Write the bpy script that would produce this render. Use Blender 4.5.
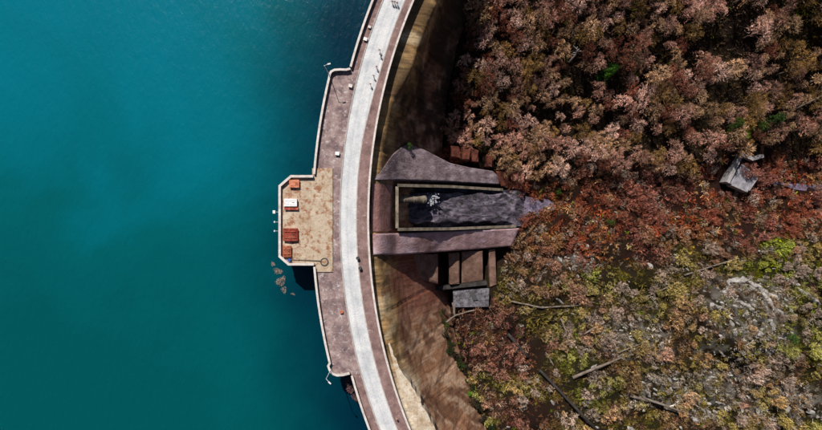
import bpy, bmesh, math, random
import numpy as np
from mathutils import Vector, Matrix

for o in list(bpy.data.objects):
    bpy.data.objects.remove(o, do_unlink=True)
S = bpy.context.scene
COL = S.collection
R = math.radians
random.seed(7)
rng = np.random.default_rng(7)

# ------------------------------------------------------------------ camera, sky, sun, exposure
CAM_H = 137.0                      # drone height above the road on the crest (road = z 0)
cam_d = bpy.data.cameras.new('drone_camera')
cam_d.lens, cam_d.sensor_width = 24.0, 36.0
cam_d.clip_start, cam_d.clip_end = 1.0, 4000.0
cam = bpy.data.objects.new('drone_camera', cam_d)
cam.location = (0, 0, CAM_H)
COL.objects.link(cam)
S.camera = cam

SUN_EL = R(47)
SUN_AZ = Vector((-0.33, 0.944)).normalized()        # horizontal direction towards the sun
W = bpy.data.worlds.new('World')
S.world = W
W.use_nodes = True
wn = W.node_tree
sky = wn.nodes.new('ShaderNodeTexSky')
sky.sky_type = 'NISHITA'
sky.sun_disc = False
sky.sun_elevation = SUN_EL
sky.sun_rotation = math.atan2(SUN_AZ.x, SUN_AZ.y)
bg = wn.nodes['Background']
bg.inputs['Strength'].default_value = 0.05
wn.links.new(sky.outputs[0], bg.inputs['Color'])
sun_d = bpy.data.lights.new('sun', 'SUN')
sun_d.energy, sun_d.angle, sun_d.color = 5.0, R(0.5), (1.0, 0.95, 0.88)
sun = bpy.data.objects.new('sun', sun_d)
to_sun = Vector((SUN_AZ.x * math.cos(SUN_EL), SUN_AZ.y * math.cos(SUN_EL), math.sin(SUN_EL)))
sun.rotation_euler = to_sun.to_track_quat('Z', 'Y').to_euler()
sun.location = to_sun * 300
COL.objects.link(sun)
S.view_settings.view_transform = 'Standard'
S.view_settings.look = 'None'
S.view_settings.exposure = 0.12
S.view_settings.gamma = 1.0
S.view_settings.use_curve_mapping = False
S.render.engine = 'CYCLES'
S.cycles.max_bounces = 5
S.cycles.use_denoising = True

# ------------------------------------------------------------------ helpers
def k_at(z):
    return 0.25 * (CAM_H - z) / CAM_H
def P(px, py, z):
    """a spot of the survey picture at height z -> its place in metres"""
    k = k_at(z)
    return Vector(((px - 411) * k, (215 - py) * k, z))
def to_px(x, y, z):
    k = 0.25 * (CAM_H - z) / CAM_H
    return 411 + x / k, 215 - y / k

def tag(o, label=None, cat=None, group=None, kind=None):
    if label: o['label'] = label
    if cat: o['category'] = cat
    if group: o['group'] = group
    if kind: o['kind'] = kind
    return o
def empty(name, loc=(0, 0, 0), rz=0.0):
    o = bpy.data.objects.new(name, None)
    o.empty_display_size = 0.5
    o.location = loc
    o.rotation_euler = (0, 0, rz)
    COL.objects.link(o)
    return o
def link(name, me, parent=None, mats=None):
    if mats is not None:
        me.materials.clear()
        for m in (mats if isinstance(mats, (list, tuple)) else [mats]):
            me.materials.append(m)
    o = bpy.data.objects.new(name, me)
    COL.objects.link(o)
    if parent is not None:
        o.parent = parent
        o.matrix_parent_inverse = Matrix.Translation(-parent.location) if parent.rotation_euler[2] == 0 else parent.matrix_basis.inverted()
    return o
def from_bm(name, bm, mat, parent=None, smooth=False):
    me = bpy.data.meshes.new(name)
    bmesh.ops.recalc_face_normals(bm, faces=bm.faces)
    bm.to_mesh(me)
    bm.free()
    if smooth:
        me.polygons.foreach_set('use_smooth', [True] * len(me.polygons))
    return link(name, me, parent, mat)
def np_mesh(name, V, F, col=None, smooth=False):
    """V (n,3), F (m,k) all faces the same size, col (n,3) per vertex"""
    me = bpy.data.meshes.new(name)
    V = np.ascontiguousarray(V, dtype=np.float32)
    F = np.ascontiguousarray(F, dtype=np.int32)
    me.vertices.add(len(V))
    me.vertices.foreach_set('co', V.ravel())
    me.loops.add(F.size)
    me.loops.foreach_set('vertex_index', F.ravel())
    me.polygons.add(len(F))
    me.polygons.foreach_set('loop_start', np.arange(0, F.size, F.shape[1], dtype=np.int32))
    me.polygons.foreach_set('loop_total', np.full(len(F), F.shape[1], dtype=np.int32))
    if smooth:
        me.polygons.foreach_set('use_smooth', np.ones(len(F), dtype=bool))
    me.update(calc_edges=True)
    if col is not None:
        a = me.color_attributes.new('Col', 'FLOAT_COLOR', 'POINT')
        c4 = np.ones((len(V), 4), dtype=np.float32)
        c4[:, :3] = col
        a.data.foreach_set('color', c4.ravel())
    return me

def _hash(i, j, s):
    n = (i * 374761393 + j * 668265263 + s * 1442695041) & 0x7fffffff
    n = ((n ^ (n >> 13)) * 1274126177) & 0x7fffffff
    return ((n ^ (n >> 16)) & 0xffff) / 65535.0
def vnoise(x, y, s=0):
    x = np.asarray(x, dtype=np.float64); y = np.asarray(y, dtype=np.float64)
    i = np.floor(x).astype(np.int64); j = np.floor(y).astype(np.int64)
    u = x - i; v = y - j
    u = u * u * (3 - 2 * u); v = v * v * (3 - 2 * v)
    a = _hash(i, j, s); b = _hash(i + 1, j, s); c = _hash(i, j + 1, s); d = _hash(i + 1, j + 1, s)
    return (a + (b - a) * u) * (1 - v) + (c + (d - c) * u) * v
def fbm(x, y, s=0, o=4):
    t = 0; a = 0.5; n = 0
    for k in range(o):
        ca, sa = math.cos(.65 + 1.1 * k), math.sin(.65 + 1.1 * k)
        f = 2.03 ** k
        t = t + a * vnoise((x * ca - y * sa) * f + 17.3 * k, (x * sa + y * ca) * f - 9.1 * k, s + k); n += a; a *= 0.5
    return t / n
def sstep(e0, e1, x):
    t = np.clip((x - e0) / (e1 - e0), 0, 1)
    return t * t * (3 - 2 * t)
def mix(a, b, t):
    t = np.asarray(t)[..., None]
    return np.asarray(a) * (1 - t) + np.asarray(b) * t

# ------------------------------------------------------------------ materials
def new_mat(name):
    m = bpy.data.materials.new(name)
    m.use_nodes = True
    nt = m.node_tree
    return m, nt, nt.nodes['Principled BSDF']
def N(nt, kind, **kw):
    n = nt.nodes.new(kind)
    for k_, v in kw.items():
        if k_ in ('scale', 'detail', 'rough', 'dist'):
            n.inputs[{'scale': 'Scale', 'detail': 'Detail', 'rough': 'Roughness', 'dist': 'Distortion'}[k_]].default_value = v
        else:
            setattr(n, k_, v)
    return n
def noise(nt, vec, scale, detail=4.0, rough=0.6, dist=0.0):
    n = N(nt, 'ShaderNodeTexNoise', scale=scale, detail=detail, rough=rough, dist=dist)
    nt.links.new(vec, n.inputs['Vector'])
    return n.outputs['Fac']
def ramp(nt, fac, stops):
    n = nt.nodes.new('ShaderNodeValToRGB')
    cr = n.color_ramp
    while len(cr.elements) < len(stops):
        cr.elements.new(0.5)
    for e, (p, c) in zip(cr.elements, stops):
        e.position = p
        e.color = (*c, 1) if len(c) == 3 else c
    nt.links.new(fac, n.inputs['Fac'])
    return n.outputs['Color']
def mixc(nt, a, b, fac, mode='MIX'):
    n = nt.nodes.new('ShaderNodeMix')
    n.data_type = 'RGBA'
    n.blend_type = mode
    for s_, v in ((n.inputs[0], fac), (n.inputs[6], a), (n.inputs[7], b)):
        if isinstance(v, (int, float)): s_.default_value = v
        elif isinstance(v, tuple): s_.default_value = (*v, 1)
        else: nt.links.new(v, s_)
    return n.outputs[2]
def bump(nt, bsdf, h, strength=0.4, dist=0.1):
    b = nt.nodes.new('ShaderNodeBump')
    b.inputs['Strength'].default_value = strength
    b.inputs['Distance'].default_value = dist
    nt.links.new(h, b.inputs['Height'])
    nt.links.new(b.outputs[0], bsdf.inputs['Normal'])
def pos(nt):
    return nt.nodes.new('ShaderNodeNewGeometry').outputs['Position']

def worn(name, base, dark, light, big=0.25, fine=2.5, stain=None, stain_at=(0.5, 0.62), rough=0.85, bs=0.4, vcol=False, bd=0.08, stretch=None, swirl=0.35):
    """weathered concrete, asphalt or paint: two scales of mottling, stains, fine grain and relief"""
    m, nt, b = new_mat(name)
    v = pos(nt)
    if stretch:
        mp = nt.nodes.new('ShaderNodeMapping'); mp.inputs['Scale'].default_value = stretch
        nt.links.new(v, mp.inputs['Vector']); v = mp.outputs[0]
    n1 = noise(nt, v, big, 6, 0.65, swirl * .5)
    n2 = noise(nt, v, fine, 5, 0.7)
    c = ramp(nt, n1, [(0.3, dark), (0.5, base), (0.72, light)])
    if vcol:
        a = nt.nodes.new('ShaderNodeVertexColor'); a.layer_name = 'Col'
        c = mixc(nt, a.outputs['Color'], c, 1.0, 'MULTIPLY')
    g = ramp(nt, n2, [(0.25, (0.55, 0.55, 0.55)), (0.5, (1, 1, 1)), (0.8, (1.3, 1.3, 1.3))])
    c = mixc(nt, c, g, 0.75, 'MULTIPLY')
    if stain:
        n3 = noise(nt, v, big * 2.3, 8, 0.75, swirl)
        f = ramp(nt, n3, [(stain_at[0], (0, 0, 0)), (stain_at[1], (1, 1, 1))])
        c = mixc(nt, c, stain, f)
    nt.links.new(c, b.inputs['Base Color'])
    b.inputs['Roughness'].default_value = rough
    b.inputs['Specular IOR Level'].default_value = 0.25
    bump(nt, b, n2, bs, bd)
    return m
def vcol_mat(name, fine=3.0, rough=0.9, bs=0.5, bd=0.15, amp=0.8, spec=0.1):
    m, nt, b = new_mat(name)
    v = pos(nt)
    a = nt.nodes.new('ShaderNodeVertexColor'); a.layer_name = 'Col'
    n2 = noise(nt, v, fine, 6, 0.7)
    g = ramp(nt, n2, [(0.25, (0.35, 0.35, 0.35)), (0.5, (1, 1, 1)), (0.8, (1.5, 1.5, 1.5))])
    c = mixc(nt, a.outputs['Color'], g, amp, 'MULTIPLY')
    nt.links.new(c, b.inputs['Base Color'])
    b.inputs['Roughness'].default_value = rough
    b.inputs['Specular IOR Level'].default_value = spec
    if bs: bump(nt, b, n2, bs, bd)
    return m
def plain(name, c, rough=0.6, metal=0.0, var=0.25, sc=3.0):
    m, nt, b = new_mat(name)
    f = noise(nt, pos(nt), sc, 4)
    d = tuple(x * (1 - var) for x in c); l = tuple(min(1, x * (1 + var)) for x in c)
    nt.links.new(ramp(nt, f, [(0.3, d), (0.7, l)]), b.inputs['Base Color'])
    b.inputs['Roughness'].default_value = rough
    b.inputs['Metallic'].default_value = metal
    return m
def plant_mat(name):
    """colour of the plant (object colour) times the leaf or twig's own colour"""
    m, nt, b = new_mat(name)
    a = nt.nodes.new('ShaderNodeVertexColor'); a.layer_name = 'Col'
    oi = nt.nodes.new('ShaderNodeObjectInfo')
    c = mixc(nt, a.outputs['Color'], oi.outputs['Color'], 1.0, 'MULTIPLY')
    nt.links.new(c, b.inputs['Base Color'])
    b.inputs['Roughness'].default_value = 0.8
    b.inputs['Specular IOR Level'].default_value = 0.15
    return m

M = {}
M['road'] = worn('pale_worn_asphalt', (0.60, 0.60, 0.61), (0.44, 0.45, 0.47), (0.72, 0.71, 0.70), 0.22, 3.0, (0.47, 0.50, 0.53), (0.52, 0.70), bs=0.2)
nt = M['road'].node_tree; b = nt.nodes['Principled BSDF']
dn_ = nt.nodes.new('ShaderNodeVectorMath'); dn_.operation = 'DISTANCE'; dn_.inputs[1].default_value = ((918 - 411) * .25, -1, 0)
nt.links.new(pos(nt), dn_.inputs[0])
wob = nt.nodes.new('ShaderNodeMath'); wob.operation = 'MULTIPLY_ADD'; wob.inputs[1].default_value = .8
nt.links.new(noise(nt, pos(nt), .12, 3), wob.inputs[0]); nt.links.new(dn_.outputs['Value'], wob.inputs[2])
tr = nt.nodes.new('ShaderNodeTexNoise'); tr.noise_dimensions = '1D'; tr.inputs['Scale'].default_value = 1.1; tr.inputs['Detail'].default_value = 3
nt.links.new(wob.outputs[0], tr.inputs['W'])
src = b.inputs['Base Color'].links[0].from_socket
nt.links.new(mixc(nt, src, ramp(nt, tr.outputs['Fac'], [(.35, (.74, .77, .80)), (.55, (1, 1, 1))]), .8, 'MULTIPLY'), b.inputs['Base Color'])
M['foot'] = worn('pinkish_footway', (0.225, 0.14, 0.13), (0.12, 0.075, 0.07), (0.32, 0.21, 0.20), 0.35, 3.5, (0.42, 0.33, 0.32), (0.57, 0.70), bs=0.4)
M['terrace'] = worn('blotched_terrace', (0.24, 0.165, 0.16), (0.10, 0.07, 0.08), (0.42, 0.32, 0.30), 0.33, 2.2, (0.52, 0.46, 0.45), (0.53, 0.66), bs=0.4)
M['kerb'] = worn('kerb_stone', (0.42, 0.36, 0.33), (0.3, 0.25, 0.23), (0.52, 0.47, 0.44), 0.8, 5)
M['coping'] = worn('pale_coping', (0.60, 0.54, 0.51), (0.42, 0.37, 0.33), (0.72, 0.68, 0.64), 0.7, 4, (0.36, 0.28, 0.22), (0.58, 0.75))
M['wall'] = worn('parapet_concrete', (0.30, 0.25, 0.22), (0.16, 0.13, 0.12), (0.4, 0.34, 0.3), 0.5, 3)
M['deck'] = worn('tan_tower_deck', (0.46, 0.37, 0.275), (0.38, 0.28, 0.19), (0.55, 0.46, 0.355), 0.30, 2.0, (0.28, 0.125, 0.065), (0.50, 0.60), bs=0.4)
M['dam'] = worn('dam_concrete', (0.30, 0.25, 0.21), (0.18, 0.14, 0.12), (0.4, 0.34, 0.29), 0.15, 1.5)
M['face'] = vcol_mat('stained_dam_face', 1.3, 0.9, 0.5, 0.2, 0.6)
nt = M['face'].node_tree; b = nt.nodes['Principled BSDF']
mp = nt.nodes.new('ShaderNodeMapping'); mp.inputs['Rotation'].default_value = (0, 0, R(-22)); mp.inputs['Scale'].default_value = (.12, 1.6, .12)
nt.links.new(pos(nt), mp.inputs['Vector'])
src = b.inputs['Base Color'].links[0].from_socket
nt.links.new(mixc(nt, src, ramp(nt, noise(nt, mp.outputs[0], 1.0, 6, .7), [(.32, (.45, .42, .4)), (.5, (1, 1, 1)), (.7, (1.45, 1.4, 1.35))]), .85, 'MULTIPLY'), b.inputs['Base Color'])
M['ledge'] = worn('whitish_ledge', (0.54, 0.46, 0.36), (0.36, 0.26, 0.17), (0.70, 0.64, 0.55), 0.3, 2.2, (0.33, 0.2, 0.1), (0.5, 0.66), bs=.6, bd=.2)
M['lilac'] = worn('lilac_concrete', (0.24, 0.18, 0.20), (0.11, 0.08, 0.088), (0.40, 0.33, 0.37), 0.35, 2.2, (0.12, 0.07, 0.06), (0.52, 0.66), bs=0.9, bd=0.3, stretch=(.6, 1.1, .6))
M['slab'] = worn('lilac_pink_slab', (0.44, 0.28, 0.29), (0.25, 0.14, 0.13), (0.60, 0.46, 0.53), 0.2, 2.0, (0.20, 0.10, 0.08), (0.55, 0.7), bs=0.7, bd=0.25, stretch=(.6, 1.1, .6))
M['pink'] = worn('pink_stained_concrete', (0.36, 0.18, 0.165), (0.2, 0.1, 0.09), (0.5, 0.32, 0.3), 0.25, 1.6, (0.13, 0.07, 0.05), (0.53, 0.68), bs=0.7, bd=0.25)
M['frame'] = worn('tan_wall_top', (0.21, 0.17, 0.13), (0.085, 0.068, 0.05), (0.32, 0.27, 0.215), 0.5, 3, (.07, .06, .035), (.55, .66))
M['brown'] = worn('brown_buttress', (0.19, 0.105, 0.078), (0.07, 0.04, 0.03), (0.30, 0.19, 0.15), 0.3, 1.8, (0.06, 0.04, 0.03), (0.55, 0.7), bs=0.6, bd=0.2)
M['shadewall'] = worn('shade_dark_wall', (0.055, 0.042, 0.036), (0.02, 0.016, 0.014), (0.10, 0.08, 0.07), 0.4, 2.0, bs=.6, bd=.2)  # shade inside the chute painted into the wall colour
M['rust'] = worn('rust_red_block', (0.13, 0.035, 0.022), (0.045, 0.014, 0.01), (0.22, 0.075, 0.04), 0.6, 2.5, (0.03, 0.02, 0.012), (0.5, 0.65), bs=.8, bd=.3)
M['grey'] = worn('blue_grey_roof', (0.27, 0.26, 0.29), (0.14, 0.13, 0.15), (0.42, 0.40, 0.43), 0.5, 2.5, (0.08, 0.06, 0.045), (0.55, 0.66), bs=.7, bd=.2)
M['roof'] = worn('dirty_roof', (0.13, 0.125, 0.145), (0.05, 0.045, 0.05), (0.26, 0.25, 0.28), 0.6, 2.5, (0.04, 0.03, 0.022), (0.5, 0.62), bs=.8, bd=.25)
M['hut'] = worn('pale_ruin', (0.30, 0.28, 0.29), (0.16, 0.145, 0.14), (0.42, 0.40, 0.41), 0.6, 2.5, (0.10, 0.09, 0.05), (0.55, 0.66), bs=.8, bd=.25)
M['orange'] = worn('orange_paint', (0.52, 0.16, 0.08), (0.3, 0.09, 0.05), (0.66, 0.36, 0.24), 1.0, 5, rough=0.6)
M['red'] = worn('red_paint', (0.44, 0.08, 0.05), (0.24, 0.05, 0.035), (0.58, 0.24, 0.16), 1.0, 5, rough=0.6)
M['white'] = worn('white_paint', (0.76, 0.74, 0.73), (0.6, 0.56, 0.55), (0.8, 0.8, 0.8), 1.0, 5, rough=0.6)
M['steel'] = plain('galvanised_steel', (0.62, 0.66, 0.68), 0.45, 0.3)
M['dark'] = plain('dark_iron', (0.05, 0.05, 0.05), 0.6)
M['blue'] = plain('blue_plastic', (0.03, 0.09, 0.35), 0.5)
M['bark'] = plain('bark', (0.16, 0.115, 0.09), 0.9, 0, 0.4, 4)
M['plant'] = plant_mat('plant')
M['rock'] = worn('grey_rock', (0.31, 0.285, 0.27), (0.10, 0.09, 0.085), (0.58, 0.55, 0.53), 0.6, 2.5, (0.09, 0.10, 0.04), (0.56, 0.68), bs=0.9, bd=0.3)
M['log'] = worn('weathered_log', (0.17, 0.135, 0.11), (0.07, 0.055, 0.045), (0.28, 0.235, 0.20), 0.7, 4, bs=0.6)
M['darklog'] = worn('dark_pipe', (0.03, 0.026, 0.025), (0.015, 0.013, 0.012), (0.06, 0.055, 0.05), 0.7, 4)
M['ground'] = vcol_mat('forest_floor', 2.2, 0.95, 0.8, 0.35, 0.9)
M['cover'] = vcol_mat('ground_cover', 5.0, 0.85, 0, 0, 0.3, 0.12)
M['foam'] = worn('foam', (0.34, 0.34, 0.38), (0.2, 0.2, 0.24), (0.55, 0.55, 0.6), 1.0, 4, bs=0.6)

# wet chute floor: long lilac streaks down the flow, dark algae
m, nt, b = new_mat('wet_chute_floor')
mp = nt.nodes.new('ShaderNodeMapping'); mp.inputs['Scale'].default_value = (.35, 1.0, .35)
nt.links.new(pos(nt), mp.inputs['Vector'])
f1 = noise(nt, mp.outputs[0], .55, 7, .7, 1.2)
c = ramp(nt, f1, [(.34, (.022, .019, .024)), (.48, (.085, .07, .095)), (.60, (.19, .16, .20)), (.74, (.42, .38, .43))])
f2 = noise(nt, pos(nt), .45, 6, .7, 1.0)
c = mixc(nt, c, (.022, .026, .015), ramp(nt, f2, [(.52, (0, 0, 0)), (.64, (1, 1, 1))]))
nt.links.new(c, b.inputs['Base Color']); b.inputs['Roughness'].default_value = .8; b.inputs['Specular IOR Level'].default_value = .15
bump(nt, b, f1, .9, .4)
M['chute'] = m

# lake water: teal with silt, glint painted in up the lake, darker and bluer beside the wall
def water_mat():
    m, nt, b = new_mat('lake_water')
    v = pos(nt)
    n1 = noise(nt, v, 0.013, 4, 0.55, .5)
    sep = nt.nodes.new('ShaderNodeSeparateXYZ'); nt.links.new(v, sep.inputs[0])
    blue = nt.nodes.new('ShaderNodeMath'); blue.operation = 'MULTIPLY_ADD'; blue.inputs[1].default_value = .0042; blue.inputs[2].default_value = -.06
    nt.links.new(sep.outputs['Y'], blue.inputs[0])
    sm = nt.nodes.new('ShaderNodeMath'); sm.operation = 'ADD'
    nt.links.new(n1, sm.inputs[0]); nt.links.new(blue.outputs[0], sm.inputs[1])
    silt_glint = ramp(nt, sm.outputs[0], [(0.22, (0.0, 0.072, 0.081)), (0.46, (0.0, 0.088, 0.102)), (0.72, (0.0, 0.135, 0.19))])
    d = nt.nodes.new('ShaderNodeVectorMath'); d.operation = 'DISTANCE'; d.inputs[1].default_value = (CX0, -1.0, -7.0)
    nt.links.new(v, d.inputs[0])
    mr = nt.nodes.new('ShaderNodeMapRange'); mr.interpolation_type = 'SMOOTHERSTEP'
    mr.inputs['From Min'].default_value = 143; mr.inputs['From Max'].default_value = 184
    nz = nt.nodes.new('ShaderNodeMath'); nz.operation = 'MULTIPLY_ADD'; nz.inputs[1].default_value = 26
    nt.links.new(noise(nt, v, .03, 4, .6), nz.inputs[0]); nt.links.new(d.outputs['Value'], nz.inputs[2])
    sub = nt.nodes.new('ShaderNodeMath'); sub.operation = 'SUBTRACT'; sub.inputs[1].default_value = 13; nt.links.new(nz.outputs[0], sub.inputs[0])
    nt.links.new(sub.outputs[0], mr.inputs['Value'])
    c = mixc(nt, (0.0, 0.018, 0.036), silt_glint, mr.outputs[0])
    nt.links.new(c, b.inputs['Base Color'])
    b.inputs['Roughness'].default_value = 0.2
    b.inputs['IOR'].default_value = 1.33
    b.inputs['Specular IOR Level'].default_value = 0.3
    mp = nt.nodes.new('ShaderNodeMapping')
    mp.inputs['Rotation'].default_value = (0, 0, R(35)); mp.inputs['Scale'].default_value = (1.0, 0.45, 1)
    nt.links.new(v, mp.inputs['Vector'])
    r1 = noise(nt, mp.outputs[0], 0.8, 4, 0.55, 0.4)
    bump(nt, b, r1, 0.5, 0.32)
    return m
CX0 = (918 - 411) * 0.25
M['water'] = water_mat()
m, nt, b = new_mat('stream_water')
c = ramp(nt, noise(nt, pos(nt), 0.5, 6, 0.7, 1.0), [(0.35, (0.05, 0.04, 0.06)), (0.55, (0.16, 0.125, 0.18)), (0.7, (0.36, 0.32, 0.40))])
nt.links.new(c, b.inputs['Base Color']); b.inputs['Roughness'].default_value = 0.35
bump(nt, b, noise(nt, pos(nt), 2.0, 4), 0.7, 0.2)
M['stream'] = m

# ------------------------------------------------------------------ terrain
# profile of the dam's downstream face: depth below the road, distance in from the crest's inner edge
PD = np.array([0.3, 1.3, 2.0, 3.2, 8, 16, 30, 46, 54])
PI_ = np.array([0.0, 0.05, 1.5, 2.3, 4.4, 7.2, 13.6, 20.5, 24])
def thalweg(x):
    return 2.0 + 0.055 * np.maximum(x, -40)
MOUND = P(742, 325, -34)
def ground_z(x, y, detail=True):
    x = np.asarray(x, dtype=np.float64); y = np.asarray(y, dtype=np.float64)
    d = y - thalweg(x)
    up = np.where(d > 0, 0.40, 0.30)
    z = -46 - 0.012 * np.clip(x, 0, 400) + up * (np.sqrt(d * d + 81) - 9)
    z = z + 1.0 * np.maximum(np.abs(d) - 92, 0) - 0.6 * np.maximum(np.abs(d) - 160, 0)
    far = sstep(12, 45, x) * sstep(6, 26, np.abs(d))
    z = z + (fbm(x / 34, y / 34, 3, 3) - 0.5) * 11 * far
    rad = np.hypot(x - 126.75, y + 1)
    z = z + 1.5 * sstep(22, 46, d) * sstep(104, 124, rad)              # wooded bank against the upper face
    toe = 137.15 - np.interp(-z, PD, PI_)
    z = z - 5.5 * np.exp(-((toe - rad - 2.2) / 2.3) ** 2) * sstep(-17, -26, d)   # overgrown ditch added along the lower toe to hold shade
    low_ = sstep(-12, -26, d) * sstep(8, 22, toe - rad)
    z = z + (fbm(x / 10, y / 10, 211, 3) - 0.5) * 7.5 * low_
    q = ((x - MOUND.x) / 15.0) ** 2 + ((y - MOUND.y) / 12.0) ** 2
    z = z + 7.5 * np.exp(-q * q)
    if detail:
        z = z + (fbm(x / 6, y / 6, 11, 4) - 0.5) * 2.6 * sstep(2, 12, x + 6)
    return z
def G(px, py):
    z = -38.0
    for _ in range(14):
        p = P(px, py, z)
        z = 0.4 * z + 0.6 * float(ground_z(p.x, p.y))
    p = P(px, py, z)
    p.z = float(ground_z(p.x, p.y))
    return p
def G_arr(px, py):
    z = np.full(len(px), -38.0)
    for _ in range(14):
        k = 0.25 * (CAM_H - z) / CAM_H
        z = 0.4 * z + 0.6 * ground_z((px - 411) * k, (215 - py) * k)
    k = 0.25 * (CAM_H - z) / CAM_H
    x, y = (px - 411) * k, (215 - py) * k
    return x, y, ground_z(x, y)

def zone_colour(px, py, x, y):
    """what grows or lies there: own colours of soil, leaf litter, bracken, grass, rock"""
    n = fbm(x / 9, y / 9, 31, 4); n2 = fbm(x / 3.2, y / 3.2, 57, 3); n3 = fbm(x / 20, y / 20, 77, 3)
    wood = mix((0.115, 0.070, 0.050), (0.16, 0.105, 0.060), sstep(0.4, 0.6, n))
    red = mix((0.25, 0.085, 0.052), (0.20, 0.088, 0.068), sstep(0.4, 0.62, n))
    red = mix(red, (0.22, 0.13, 0.075), sstep(0.55, 0.7, n2))
    olive = mix((0.185, 0.145, 0.05), (0.185, 0.115, 0.06), sstep(0.42, 0.58, n))
    olive = mix(olive, (0.16, 0.15, 0.045), sstep(0.52, 0.66, n3))
    olive = mix(olive, (0.20, 0.115, 0.085), sstep(0.54, 0.68, n2) * 0.8)
    wob = (n3 - 0.5) * 70 + (n - 0.5) * 40
    edge_top = 172 - np.clip((px - 600) / 220, 0, 1) * 30 + wob
    edge_bot = 262 - np.clip((px - 600) / 220, 0, 1) * 22 + wob
    c = mix(wood, red, sstep(-14, 14, py - edge_top))
    c = mix(c, olive, sstep(-18, 18, py - edge_bot))
    # purple-brown litter in the lower left of the wood, olive-brown grass on the right
    c = mix(c, (0.17, 0.075, 0.058), sstep(0.42, 0.56, fbm(x / 14, y / 14, 91, 3)) * sstep(600, 520, px) * sstep(290, 320, py) * 0.9)
    for (cx, cy, rx, ry, col_, s_) in ((772, 268, 52, 13, (0.17, 0.18, 0.03), .9), (775, 245, 20, 7, (0.18, 0.20, 0.03), 1.0),
                                       (738, 132, 14, 7, (0.15, 0.19, 0.02), 0.9), (603, 76, 9, 8, (0.07, 0.20, 0.02), 0.9), (565, 85, 6, 14, (0.2, 0.18, 0.04), 0.8),
                                       (468, 392, 6, 4, (0.1, 0.24, 0.02), 0.9), (590, 275, 12, 6, (0.14, 0.17, 0.03), 0.8), (555, 320, 40, 22, (0.17, 0.14, 0.05), 0.6),
                                       (640, 290, 50, 22, (0.19, 0.16, 0.055), 0.6), (800, 20, 20, 50, (0.17, 0.12, 0.03), 0.8)):
        q = ((px - cx) / rx) ** 2 + ((py - cy) / ry) ** 2
        c = mix(c, col_, s_ * sstep(1.4, 0.5, q + (n2 - 0.5) * 1.6))
    return c
def rockiness(px, py, x, y):
    n = fbm(x / 5, y / 5, 41, 4)
    r = 0 * n
    for (cx, cy, rx, ry) in ((745, 318, 52, 46), (575, 262, 36, 9), (670, 392, 42, 20), (795, 402, 36, 22), (640, 340, 40, 26), (720, 395, 50, 26)):
        q = ((px - cx) / rx) ** 2 + ((py - cy) / ry) ** 2
        r = np.maximum(r, sstep(1.25, 0.5, q + (n - 0.5) * 1.8))
    return r

def axis(lo, hi, f0, f1, fine, grow):
    a = list(np.arange(f0, f1 + 1e-6, fine))
    s = fine; v = f1
    while v < hi:
        s *= grow; v += s; a.append(min(v, hi))
    s = fine; v = f0; b_ = []
    while v > lo:
        s *= grow; v -= s; b_.append(max(v, lo))
    return np.array(b_[::-1] + a)
ax = axis(-700, 900, -8, 150, 0.6, 1.25)
ay = axis(-700, 700, -80, 82, 0.6, 1.25)
X, Y = np.meshgrid(ax, ay)
Z = ground_z(X, Y)
PX, PY = to_px(X, Y, Z)
cg = zone_colour(PX, PY, X, Y) * 0.085
rk = rockiness(PX, PY, X, Y)
cg = mix(cg, (0.13, 0.12, 0.105), rk * sstep(0.45, 0.6, fbm(X / 1.8, Y / 1.8, 5, 4)) * 0.75)
nx, ny = len(ax), len(ay)
idx = np.arange(nx * ny).reshape(ny, nx)
F = np.stack([idx[:-1, :-1], idx[:-1, 1:], idx[1:, 1:], idx[1:, :-1]], -1).reshape(-1, 4)
me = np_mesh('ground', np.stack([X, Y, Z], -1).reshape(-1, 3), F, cg.reshape(-1, 3), True)
tag(link('ground', me, None, M['ground']), kind='structure')

# ------------------------------------------------------------------ the dam: arcs about one centre
CX, CY = (918 - 411) * 0.25, (215 - 219) * 0.25
RW, RN, RR0, RI = 151.5, 147.0, 144.4, 137.15      # terrace edge, narrow edge, road edges, inner edge
def RR1(t, o=0.0):
    return 140.5 - 0.95 * float(sstep(.10, .28, t)) + o
def arc(r, t, z=0.0):
    return Vector((CX - r * math.cos(t), CY + r * math.sin(t), z))
def th_of_py(py, r):
    return math.asin(((215 - py) * 0.25 - CY) / r)
T_MAX = R(50)
WATER_Z = -7.0

# lake
th = np.linspace(-T_MAX * 1.25, T_MAX * 1.25, 121)
inner = [(CX - 144 * math.cos(t), CY + 144 * math.sin(t)) for t in th]
V = []; Fq = []
for j, (x_, y_) in enumerate(inner):
    for s_ in (0, 1):
        V.append((x_ if s_ == 0 else -700, y_ if s_ == 0 else y_ * 3.0, WATER_Z))
for j in range(len(inner) - 1):
    Fq.append((2 * j, 2 * j + 2, 2 * j + 3, 2 * j + 1))
me = np_mesh('lake', np.array(V), np.array(Fq))
tag(link('lake', me, None, M['water']), kind='structure')

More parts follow.
